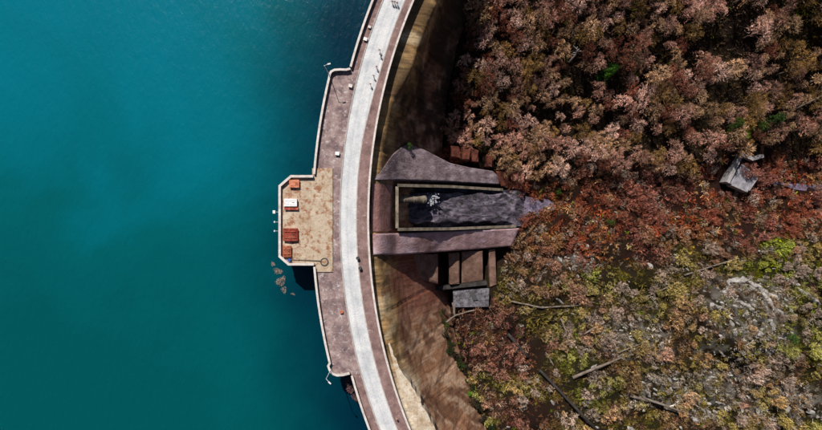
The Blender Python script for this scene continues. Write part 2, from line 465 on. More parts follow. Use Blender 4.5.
def annulus(name, r0f, r1f, z0, z1, t0, t1, mat, n=None, parent=None):
    """solid curved slab between radii r0f(t) and r1f(t), from z0 up to z1"""
    t0 = t0 if isinstance(t0, tuple) else (t0, t0)          # (angle at the first radius, angle at the second): square-cut ends
    t1 = t1 if isinstance(t1, tuple) else (t1, t1)
    n = n or max(2, int((t1[0] - t0[0]) * 150 / 0.8))
    bm = bmesh.new(); rings = []
    for i in range(n + 1):
        ta, tb = (t0[q] + (t1[q] - t0[q]) * i / n for q in (0, 1))
        a = r0f(ta) if callable(r0f) else r0f
        b_ = r1f(tb) if callable(r1f) else r1f
        rings.append([bm.verts.new(arc(a, ta, z1)), bm.verts.new(arc(b_, tb, z1)), bm.verts.new(arc(b_, tb, z0)), bm.verts.new(arc(a, ta, z0))])
    for p_, q_ in zip(rings, rings[1:]):
        for i in range(4):
            bm.faces.new((p_[i], p_[(i + 1) % 4], q_[(i + 1) % 4], q_[i]))
    bm.faces.new(rings[0]); bm.faces.new(rings[-1])
    return from_bm(name, bm, mat, parent)

dam = empty('arch_dam', (arc(142, 0, -46)))
tag(dam, 'curved concrete arch dam with brown stained downstream face holding the lake', 'dam')
def inset(d):
    return np.interp(d, PD, PI_)
ts = np.arange(-T_MAX, T_MAX + 1e-6, 0.55 / 128)
ds = np.concatenate([np.linspace(0.3, 3.2, 8), np.arange(3.6, 54, 0.45)])
TT, DD = np.meshgrid(ts, ds)
U = TT * 128
lift = (DD % 3.0) / 3.0
rel = 0.05 * (lift - 0.5) + (fbm(U / 2.5, DD / 2.5, 8, 3) - 0.5) * 0.22
joint = np.abs(((U + 3) % 13.0) - 6.5)
rel = rel - 0.25 * (joint < 0.3)
rim = np.interp(DD, [1.3, 2.2, 3.2, 9, 18], [0, 1.9, 2.6, 1.3, 0]) * sstep(27, 42, TT * 137)      # broader sunlit shoulder towards the upper end
rr = RI - inset(DD) - rim - np.where(DD > 1.2, rel, 0)
FX, FY = CX - rr * np.cos(TT), CY + rr * np.sin(TT)
wx = (fbm(U / 7, DD / 7, 19, 3) - .5) * 5
st = fbm((U + wx * .6) / 2.4, DD / 15, 21, 4)
st2 = fbm((U + wx) / 5.5, DD / 6.5, 22, 5)
skew = fbm((U + DD * 0.9 + wx) / 2.2, (DD - U * .3) / 9, 25, 4)
cf = mix((0.34, 0.175, 0.10), (0.47, 0.29, 0.19), sstep(0.42, 0.62, st))
cf = mix(cf, (0.15, 0.07, 0.042), sstep(0.50, 0.66, st2) * 0.85)
cf = mix(cf, (0.58, 0.42, 0.30), sstep(0.56, 0.70, skew) * 0.6)
cf = mix(cf, (0.14, 0.075, 0.05), sstep(0.45, 0.30, fbm((U - DD * .5) / 1.5, DD / 12, 29, 4)) * 0.6)
cf = mix(cf, (0.04, 0.028, 0.02), sstep(0.25, 0.50, fbm((U + wx) / 8, DD / 11, 33, 4)) * sstep(8, 26, FY) * sstep(4.5, 9, DD + (st - .5) * 8) * .93)  # shade on the upper face, painted into its colour as near-black
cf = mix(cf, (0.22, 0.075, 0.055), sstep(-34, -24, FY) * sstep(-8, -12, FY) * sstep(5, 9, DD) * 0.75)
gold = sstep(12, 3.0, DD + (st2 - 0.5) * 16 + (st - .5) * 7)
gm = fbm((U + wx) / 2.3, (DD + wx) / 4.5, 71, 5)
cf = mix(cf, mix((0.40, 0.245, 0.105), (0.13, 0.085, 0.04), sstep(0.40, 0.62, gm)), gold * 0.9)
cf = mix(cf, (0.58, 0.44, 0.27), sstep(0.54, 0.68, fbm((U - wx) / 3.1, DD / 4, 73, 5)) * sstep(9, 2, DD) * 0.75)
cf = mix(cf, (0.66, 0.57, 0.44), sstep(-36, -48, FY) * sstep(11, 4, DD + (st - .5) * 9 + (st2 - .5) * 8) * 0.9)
nx, ny = len(ts), len(ds)
idx = np.arange(nx * ny).reshape(ny, nx)
F = np.stack([idx[:-1, :-1], idx[1:, :-1], idx[1:, 1:], idx[:-1, 1:]], -1).reshape(-1, 4)
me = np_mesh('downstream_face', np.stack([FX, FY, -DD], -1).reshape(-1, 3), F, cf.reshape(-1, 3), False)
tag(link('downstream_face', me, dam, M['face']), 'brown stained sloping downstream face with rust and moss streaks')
annulus('crest_block', RN - 0.15, RI, -54, -0.3, -T_MAX, T_MAX, M['dam'], 130, dam)
tW0, tW1 = th_of_py(374.5, RW), th_of_py(69.5, RW)             # the wider stretch of the crest
sq = lambda py, ra, rb, e=0.0: (th_of_py(py, ra) + e, th_of_py(py, rb) + e)
annulus('terrace_block', RW - 0.15, RN - 0.4, -14, -0.32, sq(374.3, RW, RN), sq(69.7, RW, RN), M['dam'], 60, dam)
tL = th_of_py(346, RI)
ledge_in = lambda t: RI - 1.3 - 3.6 * float(sstep(tL, tL - .17, t)) - .9 * float(vnoise(t * 120, 0.5, 4)) - .9 * float(vnoise(t * 40, 0.5, 9)) + .6
tag(annulus('ledge', RI - 0.12, ledge_in, -6.5, -1.7, -T_MAX, tL, M['ledge'], 160, dam), 'whitish ledge below the lower end of the crest')

# carriageway and footways
tag(annulus('road', RR0, RR1, -0.298, 0.0, -T_MAX, T_MAX, M['road'], 160), kind='structure')
def outer(t):
    return RW - 0.5 if tW0 + 0.002 < t < tW1 - 0.002 else RN - 0.35
kz = 0.12
ro, rk_in = RN - 0.35, RR0 + 0.252
for nm, a, b_, t0, t1, mt in (('footway_upper', ro, rk_in, sq(69.6, ro, rk_in, .0004), T_MAX, 'foot'), ('footway_lower', ro, rk_in, -T_MAX, sq(374.4, ro, rk_in, -.0004), 'foot'),
                              ('terrace_paving', RW - 0.35, rk_in, sq(374.4, RW - .35, rk_in), sq(69.6, RW - .35, rk_in), 'terrace'), ('footway_inner', lambda t: RR1(t, -0.252), RI + 0.2, -T_MAX, T_MAX, 'foot')):
    tag(annulus(nm, a, b_, -0.296, kz, t0, t1, M[mt], None), kind='structure')
for nm, a, b_ in (('kerb_lake_side', RR0 + 0.25, RR0 + 0.002), ('kerb_valley_side', lambda t: RR1(t, -0.002), lambda t: RR1(t, -0.25))):
    tag(annulus(nm, a, b_, -0.294, kz + 0.015, -T_MAX, T_MAX, M['kerb'], 160), kind='structure')

def sweep(name, pts, half, z0, z1, mat, parent):
    """a wall of rectangular section along plan points (mitred)"""
    bm = bmesh.new(); rings = []
    n = len(pts)
    for i in range(n):
        a = pts[max(0, i - 1)]; c_ = pts[min(n - 1, i + 1)]; p_ = pts[i]
        d0 = (Vector(p_[:2]) - Vector(a[:2])) if i > 0 else (Vector(c_[:2]) - Vector(p_[:2]))
        d1 = (Vector(c_[:2]) - Vector(p_[:2])) if i < n - 1 else d0
        d0.normalize(); d1.normalize()
        t = (d0 + d1).normalized()
        nrm = Vector((-t.y, t.x)) * (half / max(0.4, t.dot(d1)))
        p2 = Vector(p_[:2])
        za, zb = (z0, z1)
        if len(p_) > 2 and z0 is None: za, zb = p_[3], p_[2]
        rings.append([bm.verts.new((*(p2 + nrm), zb)), bm.verts.new((*(p2 - nrm), zb)), bm.verts.new((*(p2 - nrm), za)), bm.verts.new((*(p2 + nrm), za))])
    for p_, q_ in zip(rings, rings[1:]):
        for i in range(4):
            bm.faces.new((p_[i], p_[(i + 1) % 4], q_[(i + 1) % 4], q_[i]))
    bm.faces.new(rings[0]); bm.faces.new(rings[-1])
    return from_bm(name, bm, mat, parent)
def pl(px, py, z=1.1):
    p = P(px, py, z); return (p.x, p.y)
def arcpts(r, t0, t1, step=1.0):
    n = max(2, int(abs(t1 - t0) * r / step))
    return [tuple(arc(r, t)[:2]) for t in np.linspace(t0, t1, n + 1)]
def parapet(pts, label, h=1.05, w=0.18, cw=0.27, name='parapet_wall', z0=0.0):
    e = empty(name, (*pts[len(pts) // 2], z0))
    tag(e, label, 'parapet', 'parapets along the dam crest')
    sweep('wall', pts, w, -0.31 + z0, h + z0, M['wall'], e)
    sweep('coping', pts, cw, h + 0.002 + z0, h + 0.16 + z0, M['coping'], e)
    return e
rn, rw = RN - 0.33, RW - 0.33
c1 = [pl(350.2, 68.6), pl(346, 69.6), pl(340, 69.4), pl(334.5, 69.8), pl(331.2, 71.4), pl(329.6, 74.5)]
parapet(arcpts(rn, T_MAX, th_of_py(67.8, rn)), 'pale topped parapet along the lake side above the upper corner')
parapet(c1 + arcpts(rw, th_of_py(78, rw), th_of_py(174.3, rw)), 'pale topped parapet from upper rounded corner down to the intake tower')
c2 = [pl(328.2, 366), pl(329.8, 370.5), pl(332.5, 373.8), pl(337, 375.4), pl(343, 375), pl(349.6, 373.4)]
parapet(arcpts(rw, th_of_py(266.5, rw), th_of_py(362, rw)) + c2, 'pale topped parapet from the intake tower down to lower rounded corner')
parapet(arcpts(rn, th_of_py(374.6, rn), -T_MAX), 'pale topped parapet along the lake side below the lower corner')
parapet(arcpts(RI + 0.22, T_MAX, -T_MAX), 'thin pale parapet along the valley side of the crest', 1.0, 0.16, 0.24)

# ------------------------------------------------------------------ intake tower
def prism(name, pts, z0, z1, mat, parent=None, bevel=0.0):
    bm = bmesh.new()
    top = [bm.verts.new((p_[0], p_[1], (p_[2] if len(p_) > 2 else z1))) for p_ in pts]
    bot = [bm.verts.new((p_[0], p_[1], z0)) for p_ in pts]
    ft = bm.faces.new(top); bm.faces.new(bot[::-1])
    n = len(pts)
    for i in range(n):
        bm.faces.new((top[i], bot[i], bot[(i + 1) % n], top[(i + 1) % n]))
    if bevel:
        bmesh.ops.recalc_face_normals(bm, faces=bm.faces)
        bmesh.ops.bevel(bm, geom=list(ft.edges), offset=bevel, segments=2, affect='EDGES', profile=0.6)
    return from_bm(name, bm, mat, parent)
def pxp(lst, z=0.3):
    return [tuple(P(a, b_, z)[:2]) for a, b_ in lst]
tower = empty('intake_tower', P(300, 220, -48))
tag(tower, 'square intake tower with tan deck and chamfered corners standing in the lake', 'tower')
prism('shaft', pxp([(313.5, 177), (291.3, 177), (280.5, 186.6), (280.5, 256), (288.8, 263.5), (313.5, 263.5)]), -50, -0.33, M['dam'], tower)
prism('deck', pxp([(312.2, 168.3), (332.8, 168.3), (332.8, 272), (313.6, 272), (313.6, 263.6), (288.8, 263.6), (280.2, 256), (280.2, 186.4), (291.2, 176.9), (312.2, 176.9)]), -0.325, 0.42, M['deck'], tower, 0.04)
tp = [pl(313.2, 176.3), pl(291, 176.3), pl(279.8, 186), pl(279.8, 256.4), pl(288.6, 264.2), pl(314.2, 264.2)]
sweep('parapet', tp, 0.2, -0.6, 1.15, M['wall'], tower)
sweep('parapet_coping', tp, 0.30, 1.152, 1.32, M['coping'], tower)

def bm_box(bm, x0, x1, y0, y1, z0, z1, bev=0.0, rz=0.0, c=None):
    vs = [bm.verts.new((x, y, z)) for z in (z0, z1) for y in (y0, y1) for x in (x0, x1)]
    fs = [(0, 2, 3, 1), (4, 5, 7, 6), (0, 1, 5, 4), (2, 6, 7, 3), (0, 4, 6, 2), (1, 3, 7, 5)]
    faces = [bm.faces.new([vs[i] for i in f]) for f in fs]
    if bev:
        ed = list({e for f in faces for e in f.edges})
        bmesh.ops.recalc_face_normals(bm, faces=faces)
        bmesh.ops.bevel(bm, geom=ed, offset=bev, segments=2, affect='EDGES', profile=0.7)
    return vs
def bm_cyl(bm, p0, p1, r0, r1, n=10, caps=True):
    p0, p1 = Vector(p0), Vector(p1)
    q = (p1 - p0).to_track_quat('Z', 'Y')
    a, b_ = [], []
    for i in range(n):
        u = Vector((math.cos(2 * math.pi * i / n), math.sin(2 * math.pi * i / n), 0))
        a.append(bm.verts.new(p0 + q @ (u * r0))); b_.append(bm.verts.new(p1 + q @ (u * r1)))
    for i in range(n):
        bm.faces.new((a[i], a[(i + 1) % n], b_[(i + 1) % n], b_[i]))
    if caps:
        bm.faces.new(a[::-1]); bm.faces.new(b_)
DZ = 0.422
def cover_box(px0, px1, py0, py1, h, body, lid, label, ridge=False, chamfer=False):
    a, b_ = P(px0, py1, DZ), P(px1, py0, DZ)
    w, d = (b_.x - a.x) / 2, (b_.y - a.y) / 2
    e = empty('gate_cover', ((a.x + b_.x) / 2, (a.y + b_.y) / 2, DZ))
    tag(e, label, 'cover box', 'metal gate covers on the tower deck')
    bm = bmesh.new()
    bm_box(bm, -w, w, -d, d, 0, h * 0.8, 0.05)
    o = from_bm('body', bm, M[body], None); o.parent = e
    bm = bmesh.new()
    if ridge:       # shallow gabled lid with ribs
        for (x0, x1, z0, z1) in ((-w - .08, 0, 0.0, .22), (0, w + .08, .22, 0.0)):
            v = [bm.verts.new((x0, -d - .08, h * .8 + .01 + z0)), bm.verts.new((x1, -d - .08, h * .8 + .01 + z1)), bm.verts.new((x1, d + .08, h * .8 + .01 + z1)), bm.verts.new((x0, d + .08, h * .8 + .01 + z0))]
            bm.faces.new(v)
        r_ = bmesh.ops.solidify(bm, geom=list(bm.faces), thickness=0.06)
    else:
        bm_box(bm, -w - .06, w + .06, -d - .06, d + .06, h * .8 + .004, h, 0.04)
    ld = from_bm('lid', bm, M[lid], None); ld.parent = e
    for i in (-0.5, 0.5):
        bm = bmesh.new()
        bm_box(bm, -w * .8, w * .8, d * i - .05, d * i + .05, h + (.06 if ridge else .002), h + (.2 if ridge else .07))
        o = from_bm('rib', bm, M[lid], None); o.parent = ld
    bm = bmesh.new(); bm_cyl(bm, (w * .3, 0, h + .1), (w * .3 + .5, 0, h + .1), .04, .04, 6); bm_box(bm, w * .3, w * .3 + .06, -.04, .04, h, h + .1); bm_box(bm, w * .3 + .44, w * .3 + .5, -.04, .04, h, h + .1)
    o = from_bm('handle', bm, M['dark'], None); o.parent = ld
    return e
cover_box(290, 299.5, 180.2, 187.5, 0.8, 'orange', 'orange', 'orange metal cover in the upper chamfered corner of the tower deck')
cover_box(285, 297.5, 199, 206.2, 1.0, 'red', 'white', 'box with whitish lid and red lower edge on the tower deck')
cover_box(285, 298.5, 206.9, 209.6, 0.6, 'red', 'red', 'narrow red strip cover directly below the whitish lidded box')
cover_box(284, 298, 228.5, 240.5, 0.9, 'red', 'red', 'large red gabled metal cover midway on the tower deck', True)
cover_box(283.5, 291.5, 246, 256.5, 0.8, 'orange', 'orange', 'orange metal cover in the lower chamfered corner of the tower deck', True)
# round hatch
e = empty('round_hatch', P(324.5, 262, DZ)); tag(e, 'round manhole hatch with dark ring near the deck corner', 'hatch')
bm = bmesh.new()
n = 24
for (r0, r1) in ((0.78, 1.05),):
    lo = [[bm.verts.new((r * math.cos(2 * math.pi * i / n), r * math.sin(2 * math.pi * i / n), z)) for i in range(n)] for r, z in ((r0, 0), (r0, .12), (r1, .12), (r1, 0))]
    for j in range(3):
        for i in range(n):
            bm.faces.new((lo[j][i], lo[j][(i + 1) % n], lo[j + 1][(i + 1) % n], lo[j + 1][i]))
o = from_bm('ring', bm, M['dark']); o.parent = e
bm = bmesh.new(); bm_cyl(bm, (0, 0, 0.002), (0, 0, .07), .77, .74, 24)
o = from_bm('lid', bm, M['deck']); o.parent = e
# pipe along the lower parapet
bm = bmesh.new()
a, b_ = P(291, 259.5, .8), P(321, 261, .8)
bm_cyl(bm, (a.x, a.y, DZ + .14), (b_.x, b_.y, DZ + .14), .13, .13, 8)
tag(from_bm('drain_pipe', bm, M['frame']), 'rusty pipe lying along the lower edge of the tower deck', 'pipe')
bm = bmesh.new(); a = P(289.5, 260.2, .9)
bm_cyl(bm, (a.x, a.y, DZ), (a.x, a.y, DZ + .9), .36, .36, 14); bm_cyl(bm, (a.x, a.y, DZ + .9), (a.x, a.y, DZ + .96), .39, .37, 14)
for z_ in (.3, .6): bm_cyl(bm, (a.x, a.y, DZ + z_ - .03), (a.x, a.y, DZ + z_ + .03), .385, .385, 14)
tag(from_bm('plastic_drum', bm, M['blue']), 'small blue drum in the lower chamfer of the tower deck', 'drum')
# bracket lamps on the outer wall
for py, lab in ((212, 'uppermost and brightest floodlight bracket on the tower lake side'), (222, 'middle floodlight bracket on the tower lake side'), (231, 'lowest floodlight bracket on the tower lake side')):
    a = P(278.6, py, 0.8)
    e = empty('floodlight', (a.x, a.y, 0.6)); tag(e, lab, 'floodlight', 'floodlights on the tower wall')
    bm = bmesh.new(); bm_cyl(bm, (0.15, 0, 0), (-.9, 0, .25), .05, .05, 6); o = from_bm('bracket', bm, M['steel']); o.parent = e
    bm = bmesh.new(); s_ = 1.3 if py == 212 else .7
    bm_box(bm, -.9 - .35 * s_, -.9 + .15 * s_, -.3 * s_, .3 * s_, .2, .2 + .4 * s_, .05); o = from_bm('lamp_head', bm, M['white'] if py == 212 else M['steel']); o.parent = e

# street lamps on the two rounded corners
def lamp_post(px, py, arm_dir, label):
    a = P(px, py, 0.2)
    e = empty('street_lamp', (a.x, a.y, .12)); tag(e, label, 'street lamp', 'street lamps on the crest corners')
    bm = bmesh.new(); bm_cyl(bm, (0, 0, 0), (0, 0, .3), .2, .2, 8); bm_cyl(bm, (0, 0, .3), (0, 0, 8.0), .11, .07, 8)
    o = from_bm('pole', bm, M['steel']); o.parent = e
    ad = Vector(arm_dir).normalized()
    bm = bmesh.new(); bm_cyl(bm, (0, 0, 7.95), (ad.x * 1.0, ad.y * 1.0, 8.35), .06, .05, 6)
    arm = from_bm('arm', bm, M['steel']); arm.parent = e
    bm = bmesh.new()
    bm_box(bm, -.15, .6, -.16, .16, -.07, .08, .05)
    bmesh.ops.rotate(bm, verts=bm.verts, cent=(0, 0, 0), matrix=Matrix.Rotation(math.atan2(ad.y, ad.x), 3, 'Z'))
    bmesh.ops.translate(bm, verts=bm.verts, vec=(ad.x * 1.0, ad.y * 1.0, 8.38))
    o = from_bm('lamp_head', bm, M['white']); o.parent = arm
lamp_post(329.2, 74.2, (1, .25), 'tall street lamp leaning into view at the upper rounded corner')
lamp_post(331.0, 369.5, (0.55, -.5), 'tall street lamp at the lower rounded corner over the water')

# small white boxes and dark drums along the footways
def utility_box(px, py, s_, label, mat='white'):
    a = P(px, py, .3)
    e = empty('utility_box', (a.x, a.y, kz + .016), math.atan2(a.y - CY, a.x - CX)); tag(e, label, 'utility box', 'small boxes on the footways')
    bm = bmesh.new(); bm_box(bm, -s_, s_, -s_ * .8, s_ * .8, 0, s_ * 1.2, .05); o = from_bm('body', bm, M[mat]); o.parent = e
    bm = bmesh.new(); bm_box(bm, -s_ - .05, s_ + .05, -s_ * .8 - .05, s_ * .8 + .05, s_ * 1.2 + .003, s_ * 1.2 + .08, .03); o = from_bm('lid', bm, M[mat]); o.parent = e
utility_box(365.5, 39.3, .42, 'bright white box on the narrow upper footway')
utility_box(369.6, 27, .32, 'small pale box farthest up the upper footway', 'coping')
utility_box(337.5, 153.6, .48, 'white box on the terrace just above the tower deck')
utility_box(350.6, 86, .45, 'pale box at road edge below the upper street lamp', 'coping')
utility_box(341.5, 312, .35, 'small rusty box beside road on the lower terrace', 'orange')
def drum(px, py, label):
    a = P(px, py, .4); bm = bmesh.new(); z0 = kz + .016
    bm_cyl(bm, (a.x, a.y, z0), (a.x, a.y, z0 + .85), .34, .36, 14); bm_cyl(bm, (a.x, a.y, z0 + .85), (a.x, a.y, z0 + .93), .42, .38, 14); bm_cyl(bm, (a.x, a.y, z0), (a.x, a.y, z0 + .1), .4, .4, 14)
    tag(from_bm('litter_bin', bm, M['dark']), label, 'bin', 'dark bins at the road edge')
drum(357.8, 258, 'dark round bin at valley side road edge, upper of two')
drum(360.3, 268, 'dark round bin at valley side road edge, lower of two')

# ------------------------------------------------------------------ spillway below the dam
def slab(name, pts, z0, mat, parent, bevel=0.0):
    return prism(name, [tuple(P(a, b_, z)) for a, b_, z in pts], z0, None, mat, parent, bevel)
spill = empty('spillway', P(455, 207, -46))
tag(spill, 'concrete spillway with walled dark chute and lilac side slabs below the dam', 'spillway')
def head_block():
    ys_ = np.linspace(P(0, 231, -5).y, P(0, 184.5, -5).y, 17); Ds = [0.9, 1.4, 1.9, 2.6, 3.4, 5, 6.5, 8, 9.4]
    V = []
    for y_ in ys_:
        for D_ in Ds:
            r_ = RI - float(inset(D_)) - .4
            V.append((CX - math.sqrt(r_ * r_ - (y_ - CY) ** 2), y_, -D_ + .12 + random.uniform(-.06, .06)))
        V.append((V[-1][0], y_, -46))
    n = len(Ds) + 1; ids = np.arange(len(V)).reshape(-1, n)
    Fq = np.stack([ids[:-1, :-1], ids[:-1, 1:], ids[1:, 1:], ids[1:, :-1]], -1).reshape(-1, 4)
    link('head_block', np_mesh('head_block', np.array(V), Fq), spill, M['pink'])
head_block()
def grid_slab(name, corners, z0, mat, nu=40, nv=16, amp=0.25, seed=3, jag=None, streak=None):
    """a thick rough slab over an outline given as two edges (a list of points each)"""
    ea = [P(*c_) for c_ in corners[0]]; eb = [P(*c_) for c_ in corners[1]]
    def along(pts, t):
        L = [0]
        for p_, q_ in zip(pts, pts[1:]): L.append(L[-1] + (q_ - p_).length)
        d = t * L[-1]
        for i in range(len(pts) - 1):
            if d <= L[i + 1] or i == len(pts) - 2:
                return pts[i].lerp(pts[i + 1], (d - L[i]) / max(1e-6, L[i + 1] - L[i]))
    V = np.zeros((nv + 1, nu + 1, 3))
    for i in range(nu + 1):
        a, b_ = along(ea, i / nu), along(eb, i / nu)
        for j in range(nv + 1):
            V[j, i] = a.lerp(b_, j / nv)
    jit = (fbm(V[..., 0] / 2.0, V[..., 1] / 2.0, seed, 4) - .5) * 2 * amp
    steps = ((V[..., 0] * 1.0) % 3.2) / 3.2
    V[..., 2] += jit + (0.0 if streak is None else streak * (steps - .5))
    nn = (nu + 1) * (nv + 1)
    ids = np.arange(nn).reshape(nv + 1, nu + 1)
    F = [np.stack([ids[:-1, :-1], ids[:-1, 1:], ids[1:, 1:], ids[1:, :-1]], -1).reshape(-1, 4)]
    rim = np.concatenate([ids[0, :], ids[1:, -1], ids[-1, -2::-1], ids[-2:0:-1, 0]])
    low = V.reshape(-1, 3)[rim].copy(); low[:, 2] = z0
    li = nn + np.arange(len(rim))
    r2 = np.roll(rim, -1); l2 = np.roll(li, -1)
    F.append(np.stack([rim, li, l2, r2], -1))
    me = np_mesh(name, np.concatenate([V.reshape(-1, 3), low]), np.concatenate(F))
    bm = bmesh.new(); bm.from_mesh(me); bmesh.ops.recalc_face_normals(bm, faces=bm.faces); bm.to_mesh(me); bm.free()
    return link(name, me, spill, mat)
grid_slab('upper_wing', [[(373, 179, -1.2), (379, 174, -2.2), (386, 164, -4.6), (393, 154, -8), (400, 148, -11.5), (408, 143.6, -16), (425, 150, -20), (450, 163, -27), (470, 167.5, -32), (493, 171, -38), (498, 176, -39.5)],
                         [(373, 179.5, -1.2), (379, 179.5, -1.8), (385, 179.6, -3.6), (391, 179.8, -6.8), (400, 180, -11.4), (450, 181.3, -27.5), (499.5, 184, -40.2)]], -47, M['lilac'], 60, 20, .3, 3, None, -.25)
grid_slab('lower_slab', [[(371, 233.8, -1.0), (377, 233.8, -1.4), (381, 233.7, -2.2), (385, 233.7, -3.7), (390, 233.6, -6.2), (396, 233.6, -9.6), (450, 231.5, -26), (519.5, 228.3, -42)],
                         [(373, 254.8, -1.0), (378, 254.8, -1.6), (383, 254.8, -3.0), (388, 255, -5.6), (396, 255, -10), (436, 252.2, -25), (480, 249, -36), (512, 246, -42.5)]], -47.5, M['slab'], 60, 12, .22, 5, None, -.2)
# chute walls with tan tops, descending with the chute
def chute_wall(name, pts, half):
    w3 = [P(*c_) for c_ in pts]
    sweep(name, [(p_.x, p_.y, p_.z, -47.0) for p_ in w3], half, None, None, M['shadewall'], spill)
    sweep('wall_top', [(p_.x, p_.y, p_.z + .3, p_.z + .003) for p_ in w3], half + .12, None, None, M['frame'], spill)
chute_wall('side_wall', [(397.5, 185.3, -9.2), (450, 186.5, -25), (503, 189.8, -40.5)], .28)
chute_wall('side_wall', [(397.5, 229.4, -9.2), (450, 228.8, -25), (516, 226.2, -42)], .28)
chute_wall('end_wall', [(397.0, 186.6, -9.4), (397.0, 228.2, -9.4)], .28)
fl = [(-4.5, -21), (-1, -21.6), (3, -22.6), (7.5, -24.5), (14, -28.8), (20, -33), (30, -40), (35, -43.6), (40, -47.6)]
xs = np.linspace(-4.5, 40, 70); ys = np.linspace(-3.7, 8.1, 48)
FXX, FYY = np.meshgrid(xs, ys)
FZ = np.interp(FXX, [a for a, _ in fl], [b_ for _, b_ in fl]) + (fbm(FXX / 1.8, FYY / 1.8, 61, 4) - .5) * (0.9 + 1.6 * sstep(22, 36, FXX)) - 3.0 * (sstep(-2.2, -2.7, FYY + .35 * np.sin(FXX)) + sstep(6.6, 7.1, FYY + .3 * np.sin(FXX * .8))) * sstep(36, 26, FXX)  # side gutters sunk into the shape to hold black shade
idx = np.arange(FXX.size).reshape(FXX.shape)
F = np.stack([idx[:-1, :-1], idx[:-1, 1:], idx[1:, 1:], idx[1:, :-1]], -1).reshape(-1, 4)
link('chute_floor', np_mesh('chute_floor', np.stack([FXX, FYY, FZ], -1).reshape(-1, 3), F), spill, M['chute'])
# buttresses under the lower slab
for pts in ([(398, 256.4, -20), (419, 255, -25), (437.5, 254, -28), (438.5, 283, -30.5), (424, 281, -28), (410, 272, -24)],
            [(449, 253.4, -32), (459, 252.8, -33), (459.5, 283, -35), (449.5, 284, -34.5)],
            [(461.5, 252.6, -34.5), (483, 250.6, -37), (483, 281.5, -39), (462, 283, -37)],
            [(488.5, 250.2, -39.5), (494.5, 249.6, -40), (497, 285, -41), (490, 287, -40.5)]):
    o = slab('buttress', pts, -48, M['brown'], spill, 0.25)
    for v in o.data.vertices: v.co += Vector((random.gauss(0, .15), random.gauss(0, .15), random.gauss(0, .15)))
# pipe mouth and foam in the chute
bm = bmesh.new()
a, b_ = P(397.5, 199, -13), P(424, 199.5, -18.6)
bm_cyl(bm, a, b_, 1.0, 1.0, 14); bm_cyl(bm, a.lerp(b_, .9), b_.lerp(a, -.02), 1.15, 1.15, 14)
for t in (.2, .55): bm_cyl(bm, a.lerp(b_, t) - (b_ - a) * .015, a.lerp(b_, t) + (b_ - a) * .015, 1.12, 1.12, 14)
tag(from_bm('outlet_pipe', bm, M['frame']), 'beige outlet pipe lying in the dark head of the chute', 'pipe')
def lumps(name, pts, mat, seed, rad, flat):
    bm = bmesh.new(); r_ = random.Random(seed)
    for p_ in pts:
        for _ in range(60):
            s_ = rad * r_.uniform(.1, .42)
            mtx = Matrix.Translation(p_ + Vector((r_.gauss(0, rad * 1.2), r_.gauss(0, rad * .7), r_.uniform(0, .3)))) @ Matrix.Rotation(r_.uniform(0, 3), 4, 'Z') @ Matrix.Diagonal((s_ * r_.uniform(.6, 1.6), s_, s_ * flat, 1))
            bmesh.ops.create_icosphere(bm, subdivisions=2, radius=1, matrix=mtx)
    for v in bm.verts:
        v.co += Vector((r_.gauss(0, .04), r_.gauss(0, .04), r_.gauss(0, .03)))
    return from_bm(name, bm, mat, None, True)
def floor_at(px, py):
    z = -30.0
    for _ in range(12):
        p = P(px, py, z); z = .5 * z + .5 * float(np.interp(p.x, [a for a, _ in fl], [b_ for _, b_ in fl]))
    return P(px, py, z + 2.4)
tag(lumps('foam', [floor_at(429, 198), floor_at(433, 197), floor_at(431, 202)], M['foam'], 4, .65, .35), 'white churning water where the pipe meets the chute floor', kind='stuff')

# rust red stepped blocks beside the upper wing
sw = empty('stepped_retaining_wall', P(480, 160, -40)); tag(sw, 'row of rust red stepped retaining blocks beside the upper wing slab', 'retaining wall')
for pts in ([(451, 145, -29), (459, 146, -30), (460, 157, -30.5), (452, 156, -29.5)], [(462, 147, -31), (469, 147.6, -31.5), (470, 160, -32), (463, 159, -31.5)],
            [(471, 149, -32.5), (478, 150, -33), (478, 161.5, -33.5), (472, 160.5, -33)], [(486, 154.5, -35), (492, 155.5, -35.5), (492, 166, -36), (486.5, 165, -35.5)],
            [(497, 172, -38.5), (508, 172.5, -39.5), (509, 187.5, -40.5), (501, 186, -40)], [(510.5, 171, -40), (522, 172.5, -41), (521, 190, -42), (511.5, 188.5, -41)]):
    o = slab('block', [(a, b_, z - 1.5) for a, b_, z in pts], -48, M['rust'], sw, .3)
    for v in o.data.vertices: v.co += Vector((random.gauss(0, .22), random.gauss(0, .22), random.gauss(0, .25)))

# low valve house beneath the buttresses
vh = empty('valve_house', P(470, 298, -42)); tag(vh, 'small flat roofed concrete house with blue grey roof at the dam toe', 'building')
slab('wall', [(454, 291.5, -37.4), (488, 289.5, -37.4), (488, 305.5, -37.4), (455, 306.5, -37.4)], -46, M['brown'], vh)
slab('roof', [(453, 290.5, -37), (489, 288.5, -37), (489, 306.5, -37), (454, 307.5, -37)], -37.38, M['roof'], vh, .1)
slab('dark_band', [(432, 287, -36), (487, 281.8, -36), (488, 285.4, -36), (434, 291, -36)], -46, M['darklog'], vh, .08)  # near-black band along the upper edge of the house
for o in list(vh.children):
    for v in o.data.vertices: v.co += Vector((random.gauss(0, .12), random.gauss(0, .12), random.gauss(0, .06)))
slab('hatch', [(469.5, 292, -36.6), (474, 291.6, -36.6), (478, 300, -36.6), (473, 300.6, -36.6)], -36.95, M['dark'], vh, .05)

